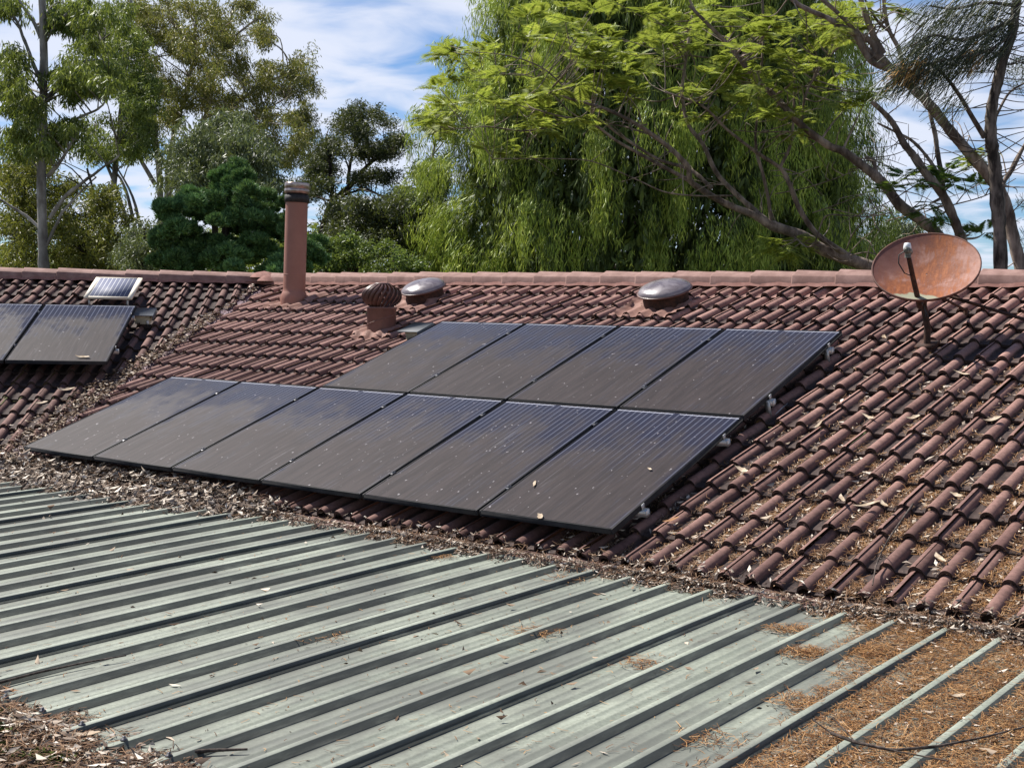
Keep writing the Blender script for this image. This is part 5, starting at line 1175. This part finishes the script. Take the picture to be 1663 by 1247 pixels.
sp4 = [(1365, 30, 0), (1380, 40, .2), (1395, 45, 0), (1410, 25, 0), (1375, 25, .2), (1355, 45, 0), (1462, 12, 0), (1475, 20, 0), (1390, 60, .2), (1405, 15, -.2), (1360, 55, 0), (1600, 250, 0), (1575, 262, .1)]
jacaranda('jacaranda_tree', 'thick curving jacaranda trunk at the right edge forking into the sky', 17,
    [([(1662, 450), (1658, 437), (1645, 384), (1633, 333), (1620, 303)], 0.085, 0.08),
     ([(1620, 303), (1600, 278), (1575, 250), (1564, 237), (1541, 210), (1512, 173), (1478, 139), (1447, 112), (1424, 87)], 0.08, 0.055),
     ([(1447, 112), (1416, 100), (1393, 63), (1390, 50)], 0.05, 0.035), ([(1424, 87), (1416, 69), (1387, 54), (1355, 37), (1343, 29), (1300, 10), (1270, -15)], 0.05, 0.025),
     ([(1435, 88), (1420, 62), (1406, 25), (1395, -10)], 0.045, 0.035), ([(1447, 112), (1405, 78), (1391, 55), (1370, 30), (1330, -5)], 0.04, 0.025),
     ([(1470, 128), (1460, 81), (1445, 52), (1437, 19), (1434, -10)], 0.032, 0.02), ([(1624, 310), (1630, 296, .1), (1645, 273, .1), (1663, 238, .1), (1690, 200, .1)], 0.038, 0.022),
     ([(1445, 52), (1430, 40), (1415, 20), (1400, -10)], 0.022, 0.012), ([(1460, 81), (1490, 70), (1500, 40), (1506, 20)], 0.010, 0.005)],
    sp4, BARK_JAC, JACA, 44, Lf=0.36, nf=(4, 7), twigs=70)

# ---- pine with long hanging needles at the upper right
def pine():
    r = np.random.default_rng(9); depth = 16.0
    p0 = at(1625, 440, depth); root = empty('pine_tree', V(p0[0], p0[1], GZ), 'pine with a knotty trunk and long drooping dark needles at the upper right', 'tree')
    tk = [(1625, 437), (1623, 371), (1618, 308), (1615, 265), (1609, 221), (1611, 173), (1620, 135), (1630, 92), (1643, 58), (1649, 19), (1655, -20)]
    Q = smooth_path([V(p0[0], p0[1], GZ)] + [at(a, b, depth) for a, b in tk], 5); k = len(Q)
    MB().tube(Q, np.linspace(0.088, 0.055, k)*(1 + 0.07*r.normal(0, 1, k)), 10).build('trunk', BARK_PINE, root, True)
    def branch(pts, r0, r1):
        P = smooth_path([at(a, b, depth + (c[0] if c else 0)) for a, b, *c in pts], 5); MB().tube(P, np.linspace(r0, r1, len(P)), 7).build('branch', BARK_PINE, root, True); return P
    b1 = branch([(1647, 31), (1612, 48, -.2), (1564, 65, -.5), (1516, 58, -.8), (1480, 75, -1)], 0.03, 0.010)
    b2 = branch([(1599, 223), (1580, 192, -.1), (1560, 158, -.2), (1540, 130, -.3), (1520, 110, -.4), (1480, 100, -.6)], 0.035, 0.012)
    b3 = branch([(1649, 10), (1600, 5, -.3), (1550, 15, -.5), (1510, 10, -.8)], 0.025, 0.01)
    b4 = branch([(1640, 60), (1600, 85, -.3), (1550, 95, -.5), (1500, 105, -.7), (1465, 115, -.9)], 0.02, 0.008)
    b5 = branch([(1612, 200), (1640, 150, .2), (1675, 130, .3)], 0.02, 0.01)
    dv = -CR*0.62 + V(0, 0, -0.72)
    C = []; 
    for b_, n, j_ in ((b1, 640, 0.08), (b2[8:], 220, 0.08), (b3, 560, 0.14), (b4, 760, 0.09)):
        i = r.integers(0, len(b_)-1, n); t = r.random((n, 1)); C.append(b_[i]*(1-t) + b_[i+1]*t + r.normal(0, j_, (n, 3))*V(1, 1, .7))
    C = np.vstack(C); n = len(C); D = unit(dv + r.normal(0, 0.20, (n, 3))); L = r.uniform(0.22, 0.50, n)
    mb = MB(); strip_mesh(mb, C + D*(L*0.5)[:, None], D, rdirs(n, r), L, np.full(n, 0.0068), r.normal(0, 0.05, n))
    C2 = at_n(in_poly([(1640, 90), (1700, 90), (1700, 160), (1650, 150), (1632, 130)], 170, r), depth + 1 + r.normal(0, 0.3, 170)); D2 = rdirs(170*3, r)
    strip_mesh(mb, np.repeat(C2, 3, 0), D2, rdirs(510, r), r.uniform(0.10, 0.22, 510), np.full(510, 0.006), r.normal(0, 0.05, 510))
    C3 = at_n(in_poly([(1650, 330), (1675, 300), (1690, 420), (1650, 430), (1640, 400)], 60, r), depth + 2 + r.normal(0, 0.3, 60)); D3 = rdirs(240, r) + V(0, 0, 0.8)
    strip_mesh(mb, np.repeat(C3, 4, 0), D3, rdirs(240, r), r.uniform(0.10, 0.2, 240), np.full(240, 0.006), r.normal(0, 0.05, 240))
    mb.build('crown', PINE, root)
    q = np.vstack([b4[int(len(b4)*0.72):], b4[int(len(b4)*0.8):], b4[int(len(b4)*0.30):int(len(b4)*0.42)]]); n = 260
    C = q[r.integers(0, len(q), n)] + r.normal(0, 0.05, (n, 3)); D = unit(dv + r.normal(0, 0.25, (n, 3))); L = r.uniform(0.12, 0.26, n)
    mb = MB(); strip_mesh(mb, C + D*(L*0.5)[:, None], D, rdirs(n, r), L, np.full(n, 0.009), r.normal(0, 0.05, n)); mb.build('dry_needles', PINE_DRY, root)
    m2 = MB()
    for i in range(60):
        a = at(r.uniform(1530, 1680), r.uniform(150, 430), depth + r.normal(0.5, 0.5)); d = CR*r.choice([-1, 1]) + V(0, 0, r.normal(0.05, 0.3)); ln_ = r.uniform(0.3, 1.0)
        a = Q[r.integers(len(Q)//3, len(Q))]; m2.tube(smooth_path([a, a + d*ln_*0.5 + V(0, 0, -0.03), a + d*ln_ + V(0, 0, r.normal(0, 0.08))]), np.linspace(0.008, 0.003, 9), 5, cap=False)
    tag(m2.build('twigs', BARK_PINE, root), kind='stuff')
pine()
